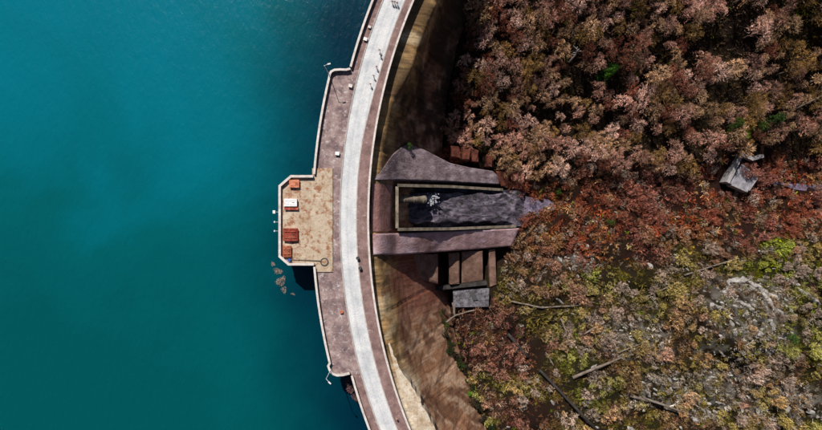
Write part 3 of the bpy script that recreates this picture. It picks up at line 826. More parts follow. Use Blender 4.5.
# ------------------------------------------------------------------ ruined hut by the stream
hut = empty('ruined_hut', G(742, 172)); tag(hut, 'roofless ruin of pale grey walls round a bare slab in the wood', 'ruin')
hz = max(G(a, b_).z for a, b_ in ((731, 184), (743, 167), (758, 177), (748, 191), (741, 155))) + .2
link_pts = lambda L, z: [(*P(a, b_, z)[:2],) for a, b_ in L]
slab('floor_slab', [(730, 183.5, hz + .5), (742.5, 164, hz + .5), (758, 176.5, hz + .3), (748.5, 191.5, hz + .3)], hz - 5, M['grey'], hut, .06)
sweep('long_wall', link_pts([(728, 182.5), (733, 172.5), (741.5, 155.5)], hz + 1.8), .62, hz - 5, hz + 1.8, M['hut'], hut)
sweep('side_wall', link_pts([(742.4, 153.9), (747.5, 156.2), (753, 158.6), (758.5, 157.2), (764, 155.6)], hz + 1.6), .6, hz - 5, hz + 1.5, M['hut'], hut)
sweep('fallen_wall', link_pts([(757.8, 178.2), (749.5, 190.4)], hz + .9), .22, hz - 5, hz + .7, M['hut'], hut)
sweep('sill_wall', link_pts([(732.5, 184.8), (748, 191.8)], hz + .9), .22, hz - 5, hz + .75, M['hut'], hut)

# ------------------------------------------------------------------ stream
def ribbon(name, pts, seed):
    V = []; Fq = []
    for i, (px, py, w) in enumerate(pts):
        for s_ in (-1, -.5, 0, .5, 1):
            p = G(px, py + s_ * w + random.uniform(-.8, .8)); V.append((p.x, p.y, p.z + .12 - .1 * abs(s_)))
    for i in range(len(pts) - 1):
        for j in range(4):
            Fq.append((5 * i + j, 5 * i + j + 1, 5 * i + j + 6, 5 * i + j + 5))
    tag(link(name, np_mesh(name, np.array(V), np.array(Fq), None, True), None, M['stream']), kind='structure')
ribbon('stream_outflow', [(514, 208, 13), (520, 207, 12), (526, 206, 9), (532, 205, 7), (538, 205, 8), (544, 205.5, 7), (550, 206, 5), (555, 207, 2)], 1)
ribbon('stream_channel', [(768, 181, 1.5), (776, 183, 2.5), (785, 184.5, 2.2), (795, 186, 3), (806, 187, 3.2), (816, 187, 3), (828, 188, 3.5), (860, 190, 4)], 2)

# ------------------------------------------------------------------ where nothing may grow (plan polygons)
def inside(poly, x, y):
    r_ = np.zeros(x.shape, bool); j = len(poly) - 1
    for i in range(len(poly)):
        xi, yi = poly[i]; xj, yj = poly[j]
        c_ = ((yi > y) != (yj > y)) & (x < (xj - xi) * (y - yi) / (yj - yi + 1e-12) + xi)
        r_ ^= c_; j = i
    return r_
BLOCK = [[tuple(P(a, b_, -38)[:2]) for a, b_ in L] for L in (
    [(360, 178), (395, 140), (412, 140), (455, 160), (500, 168), (516, 190), (512, 228), (514, 250), (498, 288), (490, 309), (450, 309), (430, 294), (372, 258)],
    [(450, 144), (480, 147), (510, 172), (510, 190), (498, 190)],
    [(508, 194), (522, 197), (536, 199), (551, 201), (554, 206), (549, 210), (534, 212), (520, 217), (508, 222)], [(770, 181.5), (800, 183.5), (826, 185), (826, 190), (800, 189), (770, 184.5)],
    [(722, 184), (741, 150), (766, 152), (766, 160), (757, 165), (762, 178), (749, 195)])]
def free(x, y, m=0.0):
    z = ground_z(x, y)
    rad = np.hypot(x - CX, y - CY)
    ok = rad < RI - np.interp(-z, PD, PI_) - 0.6 - m          # clear of the dam's toe
    for b_ in BLOCK:
        ok &= ~inside(b_, x, y)
    return ok

# ------------------------------------------------------------------ plants
def blades(P0, D, L, Wd, bend=0.25, seed=0):
    """quads along unit directions D from points P0, length L, width Wd"""
    r_ = np.random.default_rng(seed)
    n = len(P0)
    s_ = np.cross(D, r_.normal(size=(n, 3))); s_ /= np.linalg.norm(s_, axis=1)[:, None] + 1e-9
    tip = P0 + D * L[:, None]
    a = P0 - s_ * (Wd * .5)[:, None]; b_ = P0 + s_ * (Wd * .5)[:, None]
    c_ = tip + s_ * (Wd * .3)[:, None]; d = tip - s_ * (Wd * .3)[:, None]
    V = np.stack([a, b_, c_, d], 1).reshape(-1, 3)
    return V, np.arange(4 * n).reshape(n, 4)
def unit(v):
    return v / (np.linalg.norm(v, axis=1)[:, None] + 1e-9)

def crown_mesh(name, seed, h=8.0, rad=2.6, limbs=14, nb=210, twigs=5, leaf=120, wide=1.0):
    """bare crown: limbs from the stem, branches radiating through an uneven dome, fine twigs, a few dead leaves"""
    r_ = np.random.default_rng(seed)
    Vs, Fs, Cs = [], [], []; off = 0
    def add(V, F_, c_):
        nonlocal off
        Vs.append(V); Fs.append(F_ + off); Cs.append(np.repeat(c_, 4)); off += len(V)
    ph = r_.uniform(0, 6.28, 4)
    edge = lambda a: rad * (1 + .22 * np.sin(2 * a + ph[0]) + .16 * np.sin(3 * a + ph[1]) + .12 * np.sin(5 * a + ph[2]))
    az = r_.uniform(0, 2 * np.pi, nb); u = np.sqrt(r_.uniform(0.01, 1, nb))
    # branches bunch up into a few boughs
    bough = r_.uniform(0, 2 * np.pi, 7)
    near = bough[np.argmin(np.abs(np.angle(np.exp(1j * (az[:, None] - bough[None, :])))), 1)]
    az = az + .35 * np.angle(np.exp(1j * (near - az)))
    rr_ = edge(az) * u * .86
    zt = h * (.55 + .42 * np.sqrt(np.clip(1 - u ** 2, 0, 1))) - np.abs(r_.normal(0, .9, nb)) * (h / 8)
    B0 = np.stack([rr_ * np.cos(az), rr_ * np.sin(az), zt], 1)
    out = np.stack([np.cos(az), np.sin(az), np.zeros(nb)], 1)
    D = unit(out * (.2 + .45 * u)[:, None] + r_.normal(0, .5, (nb, 3)) + np.array([0, 0, .5]))
    L = rad * r_.uniform(.12, .32, nb)
    tone = np.clip(np.exp(r_.normal(-.05, .6, nb)), .25, 2.6)
    V, F_ = blades(B0, D, L, r_.uniform(.04, .085, nb) * wide, seed=seed + 3); add(V, F_, tone)
    # limbs
    k = r_.integers(0, nb, limbs)
    S0 = np.stack([np.zeros(limbs), np.zeros(limbs), h * r_.uniform(.3, .55, limbs)], 1)
    dv = B0[k] - S0; ll = np.linalg.norm(dv, axis=1)
    for q in (1, 2):
        V, F_ = blades(S0, dv / ll[:, None], ll, np.full(limbs, .16), seed=seed + q); add(V, F_, r_.uniform(.5, .9, limbs))
    # twigs
    m_ = nb * twigs
    k = np.repeat(np.arange(nb), twigs)
    T0 = B0[k] + D[k] * (L[k] * r_.uniform(.1, 1, m_))[:, None]
    Td = unit(D[k] + r_.normal(0, .5, (m_, 3)))
    Lt = rad * r_.uniform(.06, .15, m_)
    V, F_ = blades(T0, Td, Lt, r_.uniform(.02, .042, m_) * wide, seed=seed + 6); add(V, F_, tone[k] * r_.uniform(.8, 1.25, m_))
    if leaf:
        k = r_.integers(0, m_, leaf)
        V, F_ = blades(T0[k] + Td[k] * Lt[k][:, None], unit(r_.normal(0, 1, (leaf, 3)) + np.array([0, 0, .2])), r_.uniform(.1, .22, leaf), r_.uniform(.06, .13, leaf), seed=seed + 7)
        add(V, F_, r_.uniform(.7, 1.4, leaf))
    C_ = np.concatenate(Cs)
    col = np.stack([C_, C_ * r_.uniform(.93, 1.0), C_ * r_.uniform(.88, 1.0)], 1)
    me = np_mesh(name, np.concatenate(Vs), np.concatenate(Fs), col)
    me.materials.append(M['plant'])
    return me
def trunk_mesh(name, seed, h=8.0):
    r_ = random.Random(seed); bm = bmesh.new()
    pts = [Vector((r_.gauss(0, .1) * i, r_.gauss(0, .1) * i, h * .62 * i / 4 - (.6 if i == 0 else 0))) for i in range(5)]
    rings = []
    for i, p_ in enumerate(pts):
        rad = .24 * (1 - i * .17)
        rings.append([bm.verts.new(p_ + Vector((rad * math.cos(a * math.pi / 3), rad * math.sin(a * math.pi / 3), 0))) for a in range(6)])
    for a, b_ in zip(rings, rings[1:]):
        for i in range(6): bm.faces.new((a[i], a[(i + 1) % 6], b_[(i + 1) % 6], b_[i]))
    for i in range(5):
        an = r_.uniform(0, 6.28); p_ = pts[4] * r_.uniform(.7, 1)
        bm_cyl(bm, p_, p_ + Vector((math.cos(an) * 1.1, math.sin(an) * 1.1, 1.2)), .1, .05, 4, False)
    me = bpy.data.meshes.new(name); bm.to_mesh(me); bm.free(); me.materials.append(M['bark'])
    return me
CROWNS = [crown_mesh('crown', 100 + 13 * i, 7.5 + (i % 3), 2.0 + .35 * (i % 4), 12 + i % 5, 250 + 40 * (i % 4), 6, 40 + 40 * (i % 4)) for i in range(12)]
TRUNKS = [trunk_mesh('trunk', i, 7.5 + (i % 3)) for i in range(12)]
EVER = [crown_mesh('evergreen_crown', 900 + i, 5.0, 1.7, 14, 160, 8, 2600) for i in range(3)]

def shrub_mesh(name, seed, h, rad, n, leaf, twigs=5):
    """bare bush: stems from the root splaying into pale twigs, a few leaves"""
    r_ = np.random.default_rng(seed)
    az = r_.uniform(0, 2 * np.pi, n); u = np.sqrt(r_.uniform(.02, 1, n))
    ph = r_.uniform(0, 6.28, 3)
    rr_ = rad * u * (1 + .25 * np.sin(2 * az + ph[0]) + .2 * np.sin(3 * az + ph[1]))
    T = np.stack([rr_ * np.cos(az), rr_ * np.sin(az), h * (.35 + .65 * np.sqrt(np.clip(1 - .8 * u ** 2, 0, 1))) * r_.uniform(.6, 1.1, n)], 1)
    S0 = T * [.85, .85, .55] + r_.normal(0, .2, (n, 3)); dv = T - S0; ll = np.linalg.norm(dv, axis=1)
    V0, F0 = blades(S0, dv / ll[:, None], ll, r_.uniform(.035, .075, n), seed=seed)
    k0 = r_.integers(0, n, 8); d1 = S0[k0]; l1 = np.linalg.norm(d1, axis=1)
    V3, F3 = blades(np.zeros((8, 3)) + [0, 0, -.15], d1 / l1[:, None], l1 + .15, np.full(8, .09), seed=seed + 4)
    m_ = n * twigs
    k = np.repeat(np.arange(n), twigs)
    T0 = S0[k] + dv[k] * r_.uniform(.3, 1, m_)[:, None]
    Td = unit(dv[k] / ll[k][:, None] + r_.normal(0, .55, (m_, 3)))
    V1, F1 = blades(T0, Td, rad * r_.uniform(.12, .32, m_), r_.uniform(.022, .05, m_), seed=seed + 1)
    k2 = r_.integers(0, m_, leaf)
    V2, F2 = blades(T0[k2] + Td[k2] * .2, unit(r_.normal(0, 1, (leaf, 3)) + [0, 0, .3]), r_.uniform(.12, .25, leaf), r_.uniform(.05, .12, leaf), seed=seed + 2)
    tone = np.clip(np.exp(r_.normal(-.1, .55, n)), .25, 2.6)
    c_ = np.concatenate([np.repeat(tone, 4), np.repeat(tone[k] * r_.uniform(.7, 1.35, m_), 4), np.repeat(r_.uniform(.5, 1.6, leaf), 4), np.full(32, .5)])
    V = np.concatenate([V0, V1, V2, V3]); o1 = len(V0); o2 = o1 + len(V1); o3 = o2 + len(V2)
    F_ = np.concatenate([F0, F1 + o1, F2 + o2, F3 + o3])
    me = np_mesh(name, V, F_, np.stack([c_, c_, c_], 1)); me.materials.append(M['plant'])
    return me
SHRUBS = [shrub_mesh('shrub', 300 + i, 1.3 + .2 * (i % 3), 1.1 + .2 * (i % 4), 130 + 15 * (i % 3), 90) for i in range(8)]

def scatter(n_try, x0, x1, y0, y1, dist, keep=None, seed=0, margin=0.0, prev=()):
    """picture-zone sampling turned into ground spots with a minimum spacing"""
    r_ = np.random.default_rng(seed)
    px = r_.uniform(x0, x1, n_try); py = r_.uniform(y0, y1, n_try)
    x, y, z = G_arr(px, py)
    ok = free(x, y, margin)
    if keep is not None: ok &= keep(px, py, x, y)
    out = list(prev); n0 = len(out)
    A = np.array([(o_[2], o_[3]) for o_ in out]) if out else np.zeros((0, 2))
    for i in np.flatnonzero(ok):
        if len(A) and np.min((A[:, 0] - x[i]) ** 2 + (A[:, 1] - y[i]) ** 2) < dist ** 2: continue
        out.append((px[i], py[i], x[i], y[i], z[i])); A = np.vstack([A, (x[i], y[i])])
    return out[n0:]

def wood_edge(px, py, x, y):
    n_ = fbm(x / 14, y / 14, 131, 3)
    return py < 168 - np.clip((px - 620) / 200, 0, 1) * 34 + (n_ - .5) * 60
# evergreen and moss green bushes that stand out
BUSHES = ((603, 77, 1.0, (.07, .19, .02), 'bright green bush alone among the bare upper trees'), (608, 71, .8, (.05, .14, .02), 'small bright green bush touching another among the bare trees'),
        (733, 137, 1.0, (.13, .19, .02), 'yellow green bush above the roofless ruin'), (742, 130, .9, (.17, .20, .03), 'lighter yellow green bush up right of the ruin'),
        (726, 127, 1.0, (.06, .11, .02), 'dark green bush left of the yellow green bushes'), (764, 122, 1.3, (.045, .10, .02), 'large dark green bush up right of the ruin'), (752, 128, .9, (.10, .15, .03), 'mid green bush between the bushes above the ruin'),
        (437, 316, 1.0, (.04, .07, .012), 'dark green bush at the dam toe beside the beige post'), (445, 325, .8, (.06, .09, .015), 'small green bush below the beige post'), (468, 392, .6, (.10, .25, .02), 'bright green bush at the foot of the dam face'),
        (788, 337, .8, (.04, .10, .02), 'small dark green bush on the grey rock mound'), (410, 146, .5, (.05, .12, .02), 'tuft of green on the tip of the upper wing'), (557, 192, .6, (.07, .13, .02), 'green bush above the stream outflow'),
        (608, 222, .7, (.05, .10, .02), 'dark green bush amid the red bracken'),)
SHADE_BUSHES = [(426, 297), (432, 303), (438, 311), (441, 320), (444, 331), (449, 338), (450, 347), (456, 354), (457, 362), (463, 370), (466, 380), (472, 386), (473, 399), (480, 407), (482, 416), (489, 424), (492, 433)]  # dark bushes multiplied and near-black, standing in for the strip's shade
BUSHES += tuple((px + random.uniform(-2, 3), py, random.uniform(.55, 1.15), random.choice([(.02, .032, .01), (.03, .028, .014), (.035, .03, .02), (.028, .045, .012)]), 'near-black bush standing in for shade in the added ditch along the dam toe, ' + w) for (px, py), w in zip(SHADE_BUSHES, (
    'uppermost, under the buttress', 'second from the buttress', 'third from the buttress', 'left of the beige post', 'just below the beige trunk', 'sixth down from the buttress', 'seventh down from the buttress', 'eighth down from the buttress', 'midway to the bottom edge', 'third above the bright green bush', 'second above the bright green bush',
    'touching the bright green bush', 'just below the bright green bush', 'second below the bright green bush', 'third below the bright green bush', 'next to the bottom edge', 'cut by the bottom edge')))
for i, (px, py, s_, c_, lab) in enumerate(BUSHES):
    p = G(px, py)
    if lab.startswith('tuft'): p = P(px, py + 1, -16.2)
    e = empty('green_bush', p, i * 1.3); s_ *= 1.25; e.scale = (s_ * random.uniform(.65, .95), s_ * random.uniform(.65, .95), s_ * random.uniform(.6, .9) * (1.7 if py < 140 and px > 500 else 1))
    tag(e, lab, 'bush', 'green bushes')
    a = bpy.data.objects.new('foliage', EVER[i % 3]); a.color = (*c_, 1); a.parent = e; COL.objects.link(a)
    a = bpy.data.objects.new('stem', TRUNKS[i % 3]); a.scale = (.5, .5, .5); a.parent = e; COL.objects.link(a)

BP = np.array([G(px, py)[:2] for px, py, *_ in BUSHES[:14]] + [G(569, 62)[:2], G(568, 50)[:2], G(758, 160)[:2], G(752, 150)[:2], G(742, 152)[:2], G(735, 165)[:2], G(764, 156)[:2]])
clear = lambda x, y: np.min((x[:, None] - BP[None, :, 0]) ** 2 + (y[:, None] - BP[None, :, 1]) ** 2, 1) > 2.9 ** 2
tree_spots = scatter(16000, 412, 836, -12, 190, 2.95, lambda px, py, x, y: wood_edge(px, py, x, y) & clear(x, y) & (fbm(x / 6.5, y / 6.5, 611, 3) > .42), 5, .8)
random.Random(3).shuffle(tree_spots)
TONE = [('pinkish brown', (0.42, 0.235, 0.175)), ('tan', (0.42, 0.265, 0.155)), ('pale rosy', (0.58, 0.38, 0.305)), ('dark russet', (0.22, 0.08, 0.05)), ('golden brown', (0.27, 0.16, 0.055))]
def where(px, py):
    if px < 500:
        return 'in the dark shade close behind the upper dam face' if py < 110 else 'above the rust red stepped blocks'
    if py > 130:
        return 'at the wood edge right of the stepped blocks' if px < 640 else ('beside the roofless ruin' if px < 775 else 'right of the roofless ruin')
    if px < 610: return 'in the wood left of the bright green bush' if py < 75 else 'in the wood below the bright green bush'
    if px < 715: return 'in the middle of the upper wood' if py < 65 else 'in the wood above the roofless ruin'
    return 'in the top right corner of the wood' if py < 65 else 'near the yellow green bushes above the ruin'
n_tree = 0
spare = []
for (px, py, x, y, z) in tree_spots:
    inframe = -8 < py < 440 and px < 830
    if n_tree >= 300 or not inframe:
        spare.append((x, y, z)); continue
    r_ = random.random()
    tn = fbm(np.array(x / 16), np.array(y / 16), 201, 2)
    ti = 0 if r_ < .26 else 1 if r_ < .55 else 2 if r_ < .70 else 3 if r_ < .88 else 4
    if px > 770 and py < 110 and random.random() < .5: ti = 4
    nm, c_ = TONE[ti]
    j = random.uniform(.7, 1.3) * (.65 + .7 * float(tn))
    v = n_tree % 12
    e = empty('bare_tree', (x, y, z - .1), random.uniform(0, 6.28))
    s_ = random.uniform(.68, 1.2); e.scale = (s_, s_, s_ * random.uniform(.75, 1.1))
    sz = 'broad ' if s_ > 1.06 else 'small ' if s_ < .9 else ''
    tag(e, f'{sz}{nm} bare tree {where(px, py)}', 'tree', f'{sz}{nm} bare trees {where(px, py)}')
    a = bpy.data.objects.new('crown', CROWNS[v]); a.color = (c_[0] * j, c_[1] * j, c_[2] * j, 1); a.parent = e; COL.objects.link(a)
    a = bpy.data.objects.new('trunk', TRUNKS[v]); a.parent = e; COL.objects.link(a)
    n_tree += 1
print('trees', n_tree, 'spare', len(spare))

# pale dead tree in the upper wood
p = G(569, 62); e = empty('dead_tree', p); tag(e, 'whitish dead tree standing in the upper wood', 'tree')
bm = bmesh.new(); bm_cyl(bm, (0, 0, -.5), (.3, .6, 6), .3, .2, 7); bm_cyl(bm, (.3, .6, 6), (.1, 2.2, 8.2), .2, .1, 6)
o = from_bm('trunk', bm, M['coping']); o.parent = e
bm = bmesh.new()
for i in range(7): bm_cyl(bm, (.2, .5 + .2 * i, 5.5 + .35 * i), (.2 + random.uniform(-1.4, 1.4), .5 + .2 * i + random.uniform(-.4, 1.2), 6.3 + .35 * i), .09, .03, 5)
o = from_bm('branch', bm, M['coping']); o.parent = e

# shrubs through the bracken and grass
shrub_spots = scatter(16000, 430, 840, 160, 445, 1.8, lambda px, py, x, y: ~wood_edge(px, py - 9 * (vnoise(x / 5, y / 5, 3) * 1.6), x, y) & ((rockiness(px, py, x, y) < .5) | (vnoise(x * 1.7, y * 1.7, 5) > .62)) & (fbm(x / 9, y / 9, 515, 3) > .36 + .12 * vnoise(x, y, 8)), 9, .4)
SEGS = [(np.array(G(*a)[:2]), np.array(G(*b_)[:2]), w) for a, b_, w in (((507, 333), (593, 426), 1.5), ((572, 377), (620, 357), 1.5), ((437, 328), (474, 309), 1.2), ((511, 301), (578, 305), .9))]
def off_lines(sp):
    p_ = np.array(sp[2:4])
    for a, b_, w in SEGS:
        t = np.clip(np.dot(p_ - a, b_ - a) / np.dot(b_ - a, b_ - a), 0, 1)
        if np.linalg.norm(p_ - a - t * (b_ - a)) < w: return False
    return True
shrub_spots = [q for q in shrub_spots if off_lines(q)]
def where2(px, py):
    if py < 262: return 'in the red bracken between outflow and ruin' if px < 690 else 'in the red bracken right of the ruin' if py < 215 else 'in the red bracken below the ruin'
    if px < 530: return 'on the purple brown slope beside the dam toe'
    if py < 345: return 'on the olive slope below the outflow' if px < 660 else 'around the grey rock mound'
    return 'on the lower slope around the fallen logs' if px < 670 else 'on the lower right slope'
shrub_rest = shrub_spots[300:]
for i, (px, py, x, y, z) in enumerate(shrub_spots[:300]):
    zc = zone_colour(np.array([px]), np.array([py]), np.array([x]), np.array([y]))[0]
    f = random.uniform(1.5, 3.6); g = random.random()
    isr = zc[1] < zc[0] * .55
    c_ = zc * f * (1.2 if isr else 1.15)
    c_ = c_ * (.45 + 1.15 * float(fbm(np.array(x / 8), np.array(y / 8), 818, 3)))
    c_ = c_ * min(1, (.40 if isr else .55) / c_.max())
    nm = 'reddish'
    pale = float(sstep(.42, .62, fbm(np.array(x / 7), np.array(y / 7), 717, 3)))
    if g < (.05 + .2 * pale if isr else .08 + .6 * pale): c_ = np.array((.50, .38, .31)) * random.uniform(.6, 1.3); nm = 'pinkish grey'
    elif zc[1] > zc[0] * .8: nm = 'olive'
    elif zc[1] > zc[0] * .55: nm = 'tawny'
    a = bpy.data.objects.new('shrub', SHRUBS[i % 8]); a.location = (x, y, z)
    a.rotation_euler = (0, 0, random.uniform(0, 6.28)); s_ = random.choice((random.uniform(.55, 1.0), random.uniform(.9, 1.75))); a.scale = (s_, s_, s_ * random.uniform(1.1, 1.9))
    a.color = (*[float(t) for t in c_], 1); COL.objects.link(a)
    sz = 'large ' if s_ > 1.35 else 'small ' if s_ < .85 else ''
    tag(a, f'{sz}{nm} shrub {where2(px, py)}', 'shrub', f'{sz}{nm} shrubs {where2(px, py)}')

# ------------------------------------------------------------------ rocks, logs
def rock_mesh(seed, flat):
    r_ = random.Random(seed); bm = bmesh.new()
    for _ in range(17):
        d = Vector((r_.gauss(0, 1), r_.gauss(0, 1), r_.gauss(0, 1))).normalized() * r_.uniform(.75, 1.05)
        bm.verts.new((d.x, d.y, d.z * flat))
    res = bmesh.ops.convex_hull(bm, input=bm.verts)
    bmesh.ops.delete(bm, geom=[v for v in bm.verts if not v.link_faces], context='VERTS')
    bmesh.ops.bevel(bm, geom=list(bm.edges), offset=.05, segments=1, affect='EDGES')
    bmesh.ops.recalc_face_normals(bm, faces=bm.faces)
    me = bpy.data.meshes.new('boulder'); bm.to_mesh(me); bm.free(); me.materials.append(M['rock'])
    return me
ROCKS = [rock_mesh(i, .55 + .1 * (i % 3)) for i in range(7)]
def rock_where(px, py):
    if ((px - 745) / 62) ** 2 + ((py - 318) / 56) ** 2 < 1: return ('on the left flank of the grey rock mound' if px < 732 else 'on the right flank of the grey rock mound' if px > 765 else 'in the middle of the grey rock mound' if py < 330 else 'at the foot of the grey rock mound') if py > 296 else 'along the top edge of the grey rock mound'
    if py < 280: return 'in the pale rubble below the outflow'
    if px < 660: return 'on the slope left of the rock mound'
    return 'in the lower right rubble' if px > 760 else 'in the rubble below the rock mound'
rock_spots = scatter(5200, 440, 832, 245, 438, 1.15, lambda px, py, x, y: (rockiness(px, py, x, y) > .45) & (fbm(x / 2.4, y / 2.4, 9, 3) > .47), 21)
rock_spots += scatter(420, 500, 832, 180, 438, 5.0, None, 23)
print('rocks', len(rock_spots), 'shrubs', len(shrub_spots))
random.Random(5).shuffle(rock_spots)
for i, (px, py, x, y, z) in enumerate(rock_spots[:300]):
    a = bpy.data.objects.new('boulder', ROCKS[i % 7])
    s_ = random.uniform(.22, .62) * (1.7 if random.random() < .15 else 1)
    a.location = (x, y, z + .1 * s_)
    a.rotation_euler = (random.uniform(-.35, .35), random.uniform(-.35, .35), R(-38) + random.gauss(0, .4)); a.scale = (s_ * random.uniform(1.2, 3.0), s_ * random.uniform(.7, 1.1), s_)
    COL.objects.link(a)
    sz = 'big' if s_ > .6 else 'small' if s_ < .38 else 'middling'
    tag(a, f'{sz} grey weathered boulder {rock_where(px, py)}', 'rock', f'{sz} boulders {rock_where(px, py)}')
# long rock ribs on the mound
for i, (p0, p1, w) in enumerate((((727, 283), (752, 279), 1.2), ((748, 281), (779, 300), 1.1), ((760, 291), (784, 316), .9), ((722, 292), (738, 296), 1.0), ((786, 279), (800, 286), .9), ((797, 288), (820, 305), 1.0), ((735, 300), (756, 312), .8))):
    a, b_ = G(*p0), G(*p1)
    bm = bmesh.new(); n = 9; rings = []
    r_ = random.Random(50 + i); sd = Vector((-(b_ - a).y, (b_ - a).x, 0)).normalized()
    for j in range(n + 1):
        t = j / n; c_ = a.lerp(b_, t); c_.z = float(ground_z(c_.x, c_.y))
        ww = w * (math.sin(math.pi * (t * .9 + .05)) ** .5) * r_.uniform(.7, 1.2)
        c_ += sd * r_.gauss(0, .25)
        rings.append([bm.verts.new(c_ + sd * ww * u + Vector((0, 0, h * ww * r_.uniform(.8, 1.2)))) for u, h in ((-1, -.6), (-.7, .5), (-.1, .95), (.5, .7), (1, -.6))])
    for p_, q_ in zip(rings, rings[1:]):
        for k_ in range(4): bm.faces.new((p_[k_], p_[k_ + 1], q_[k_ + 1], q_[k_]))
    bm.faces.new(rings[0]); bm.faces.new(rings[-1])
    lab = ('pale rock rib along the top of the mound', 'long rock rib slanting down the mound right side', 'rock rib below the long slanting rib', 'short rock rib at mound upper left', 'short rock rib right of the green grass bank', 'rock rib near the right edge under the grass bank', 'rock rib in the middle of the mound')[i]
    tag(from_bm('rock_rib', bm, M['rock']), lab, 'rock', 'rock ribs of the mound')
def log(p0, p1, r0, r1, label, mat='log', lift=.35, name='fallen_log', mid=None, stubs=2):
    pts = [G(*p0)] + ([G(*mid)] if mid else []) + [G(*p1)]
    for p_ in pts: p_.z += lift
    bm = bmesh.new(); n = 8; rings = []
    path = []
    for a, b_ in zip(pts, pts[1:]): path += [a.lerp(b_, t / 4) for t in range(4)]
    path.append(pts[-1])
    lift += .5
    off = sorted(float(ground_z(p_.x, p_.y)) + lift - p_.z for p_ in path)[-2 if mat == 'log' else -1]
    for p_ in path: p_.z += max(0, off)
    q = (pts[-1] - pts[0]).to_track_quat('Z', 'Y'); r_ = random.Random(label)
    for i, p_ in enumerate(path):
        rad = r0 + (r1 - r0) * i / (len(path) - 1)
        w = Vector((r_.gauss(0, .08), r_.gauss(0, .08), 0)) if 0 < i < len(path) - 1 and mat == 'log' else Vector((0, 0, 0))
        rings.append([bm.verts.new(p_ + w + q @ Vector((math.cos(2 * math.pi * a / n), math.sin(2 * math.pi * a / n), 0)) * rad * (r_.uniform(.85, 1.15) if mat == 'log' else 1)) for a in range(n)])
    for a, b_ in zip(rings, rings[1:]):
        for i in range(n): bm.faces.new((a[i], a[(i + 1) % n], b_[(i + 1) % n], b_[i]))
    bm.faces.new(rings[0]); bm.faces.new(rings[-1])
    if mat == 'log':
        for _ in range(stubs):
            c_ = path[r_.randrange(2, len(path))]; d = Vector((r_.uniform(-1, 1), r_.uniform(-1, 1), .5)).normalized()
            bm_cyl(bm, c_, c_ + d * r_.uniform(.8, 2.0), r1 * .5, r1 * .2, 5)
    tag(from_bm(name, bm, M[mat], None, True), label, 'pipe' if mat == 'darklog' else 'log', 'pipes on the slope' if mat == 'darklog' else 'fallen logs')
log((572, 377), (620, 357), .5, .36, 'thick grey log lying up to the right on the lower slope')
log((628, 394), (662, 403), .45, .35, 'grey log lying right of the thick log')
log((511, 301), (578, 305), .28, .22, 'long pale curved branch on the olive slope', mid=(541, 307))
log((583, 334), (604, 322), .3, .22, 'short grey log above the thick log')
log((560, 318), (566, 333), .32, .25, 'short whitish log standing out on the olive slope')
log((683, 275), (737, 258), .3, .2, 'long thin grey log above the rock mound')
log((641, 298), (668, 286), .25, .2, 'thin pale log left of the rock mound')
log((642, 397), (690, 414), .35, .25, 'grey log near the bottom edge left of centre rubble')
log((784, 112), (824, 92), .28, .18, 'pale bare log near the right edge of the upper wood', lift=5.0)
log((617, 352), (640, 343), .25, .2, 'thin grey log up right from the thick log end')
log((545, 352), (553, 365), .25, .18, 'small pale stick beside the black pipe')
log((537, 367), (593, 426), .42, .42, 'long black pipe running down the lower slope', 'darklog', .9, 'pipe')
log((507, 333), (527, 356), .5, .5, 'short black pipe above the long black pipe', 'darklog', .9, 'pipe')
log((437, 328), (474, 309), .33, .28, 'beige trunk slanting beside the valve house', mid=(455, 314), stubs=0)
log((452.5, 299), (454.5, 315), .42, .38, 'upright looking beige post at the valve house corner', lift=.9, stubs=0)

# ------------------------------------------------------------------ ground cover: dead bracken, grass, brush (nobody could count it)
def cover(name, n, box, seed, keep, size, nb, height, label, sat=1.0, gain=1.0):
    r_ = np.random.default_rng(seed)
    px = r_.uniform(box[0], box[1], n); py = r_.uniform(box[2], box[3], n)
    x, y, z = G_arr(px, py)
    ok = free(x, y, 0) & keep(px, py, x, y, r_.uniform(0, 1, n))
    px, py, x, y, z = px[ok], py[ok], x[ok], y[ok], z[ok]
    n = len(x)
    c_ = zone_colour(px, py, x, y) * gain
    tint = r_.uniform(0, 1, n)
    c_ = np.where((tint < .13)[:, None], np.array((.25, .19, .15)) * gain, c_)
    c_ = np.where(((tint > .13) & (tint < .16))[:, None], np.array((.10, .13, .025)), c_)
    rk_ = rockiness(px, py, x, y)
    c_ = np.where(((rk_ > .4) & (tint > .6))[:, None], np.array((.28, .25, .22)), c_)
    c_ = c_ * (np.exp(r_.normal(0, .5, n)) * (.55 + .9 * fbm(x / 3.5, y / 3.5, 333, 3)))[:, None]
    c_ = np.maximum(c_ + (c_ - c_.mean(1, keepdims=True)) * .3, .003)
    sz = size * np.exp(r_.normal(0, .3, n)) * (0.7 + .8 * fbm(x / 4, y / 4, 301, 2))
    base = np.stack([x, y, z - .05], 1)
    k = np.repeat(np.arange(n), nb)
    m_ = len(k)
    D = unit(np.stack([r_.normal(0, 1, m_), r_.normal(0, 1, m_), r_.uniform(.15, height, m_)], 1))
    L = sz[k] * r_.uniform(.55, 1.25, m_)
    B = base[k] + r_.normal(0, .16, (m_, 3)) * sz[k][:, None] * [1, 1, 0]
    V, F_ = blades(B, D, L, L * r_.uniform(.09, .26, m_), seed=seed + 1)
    cc = np.clip(c_[k] * r_.uniform(.65, 1.4, m_)[:, None], 0.004, .75)
    me = np_mesh(name, V, F_, np.repeat(cc, 4, axis=0))
    tag(link(name, me, None, M['cover']), label, kind='stuff')
    print(name, n, m_)
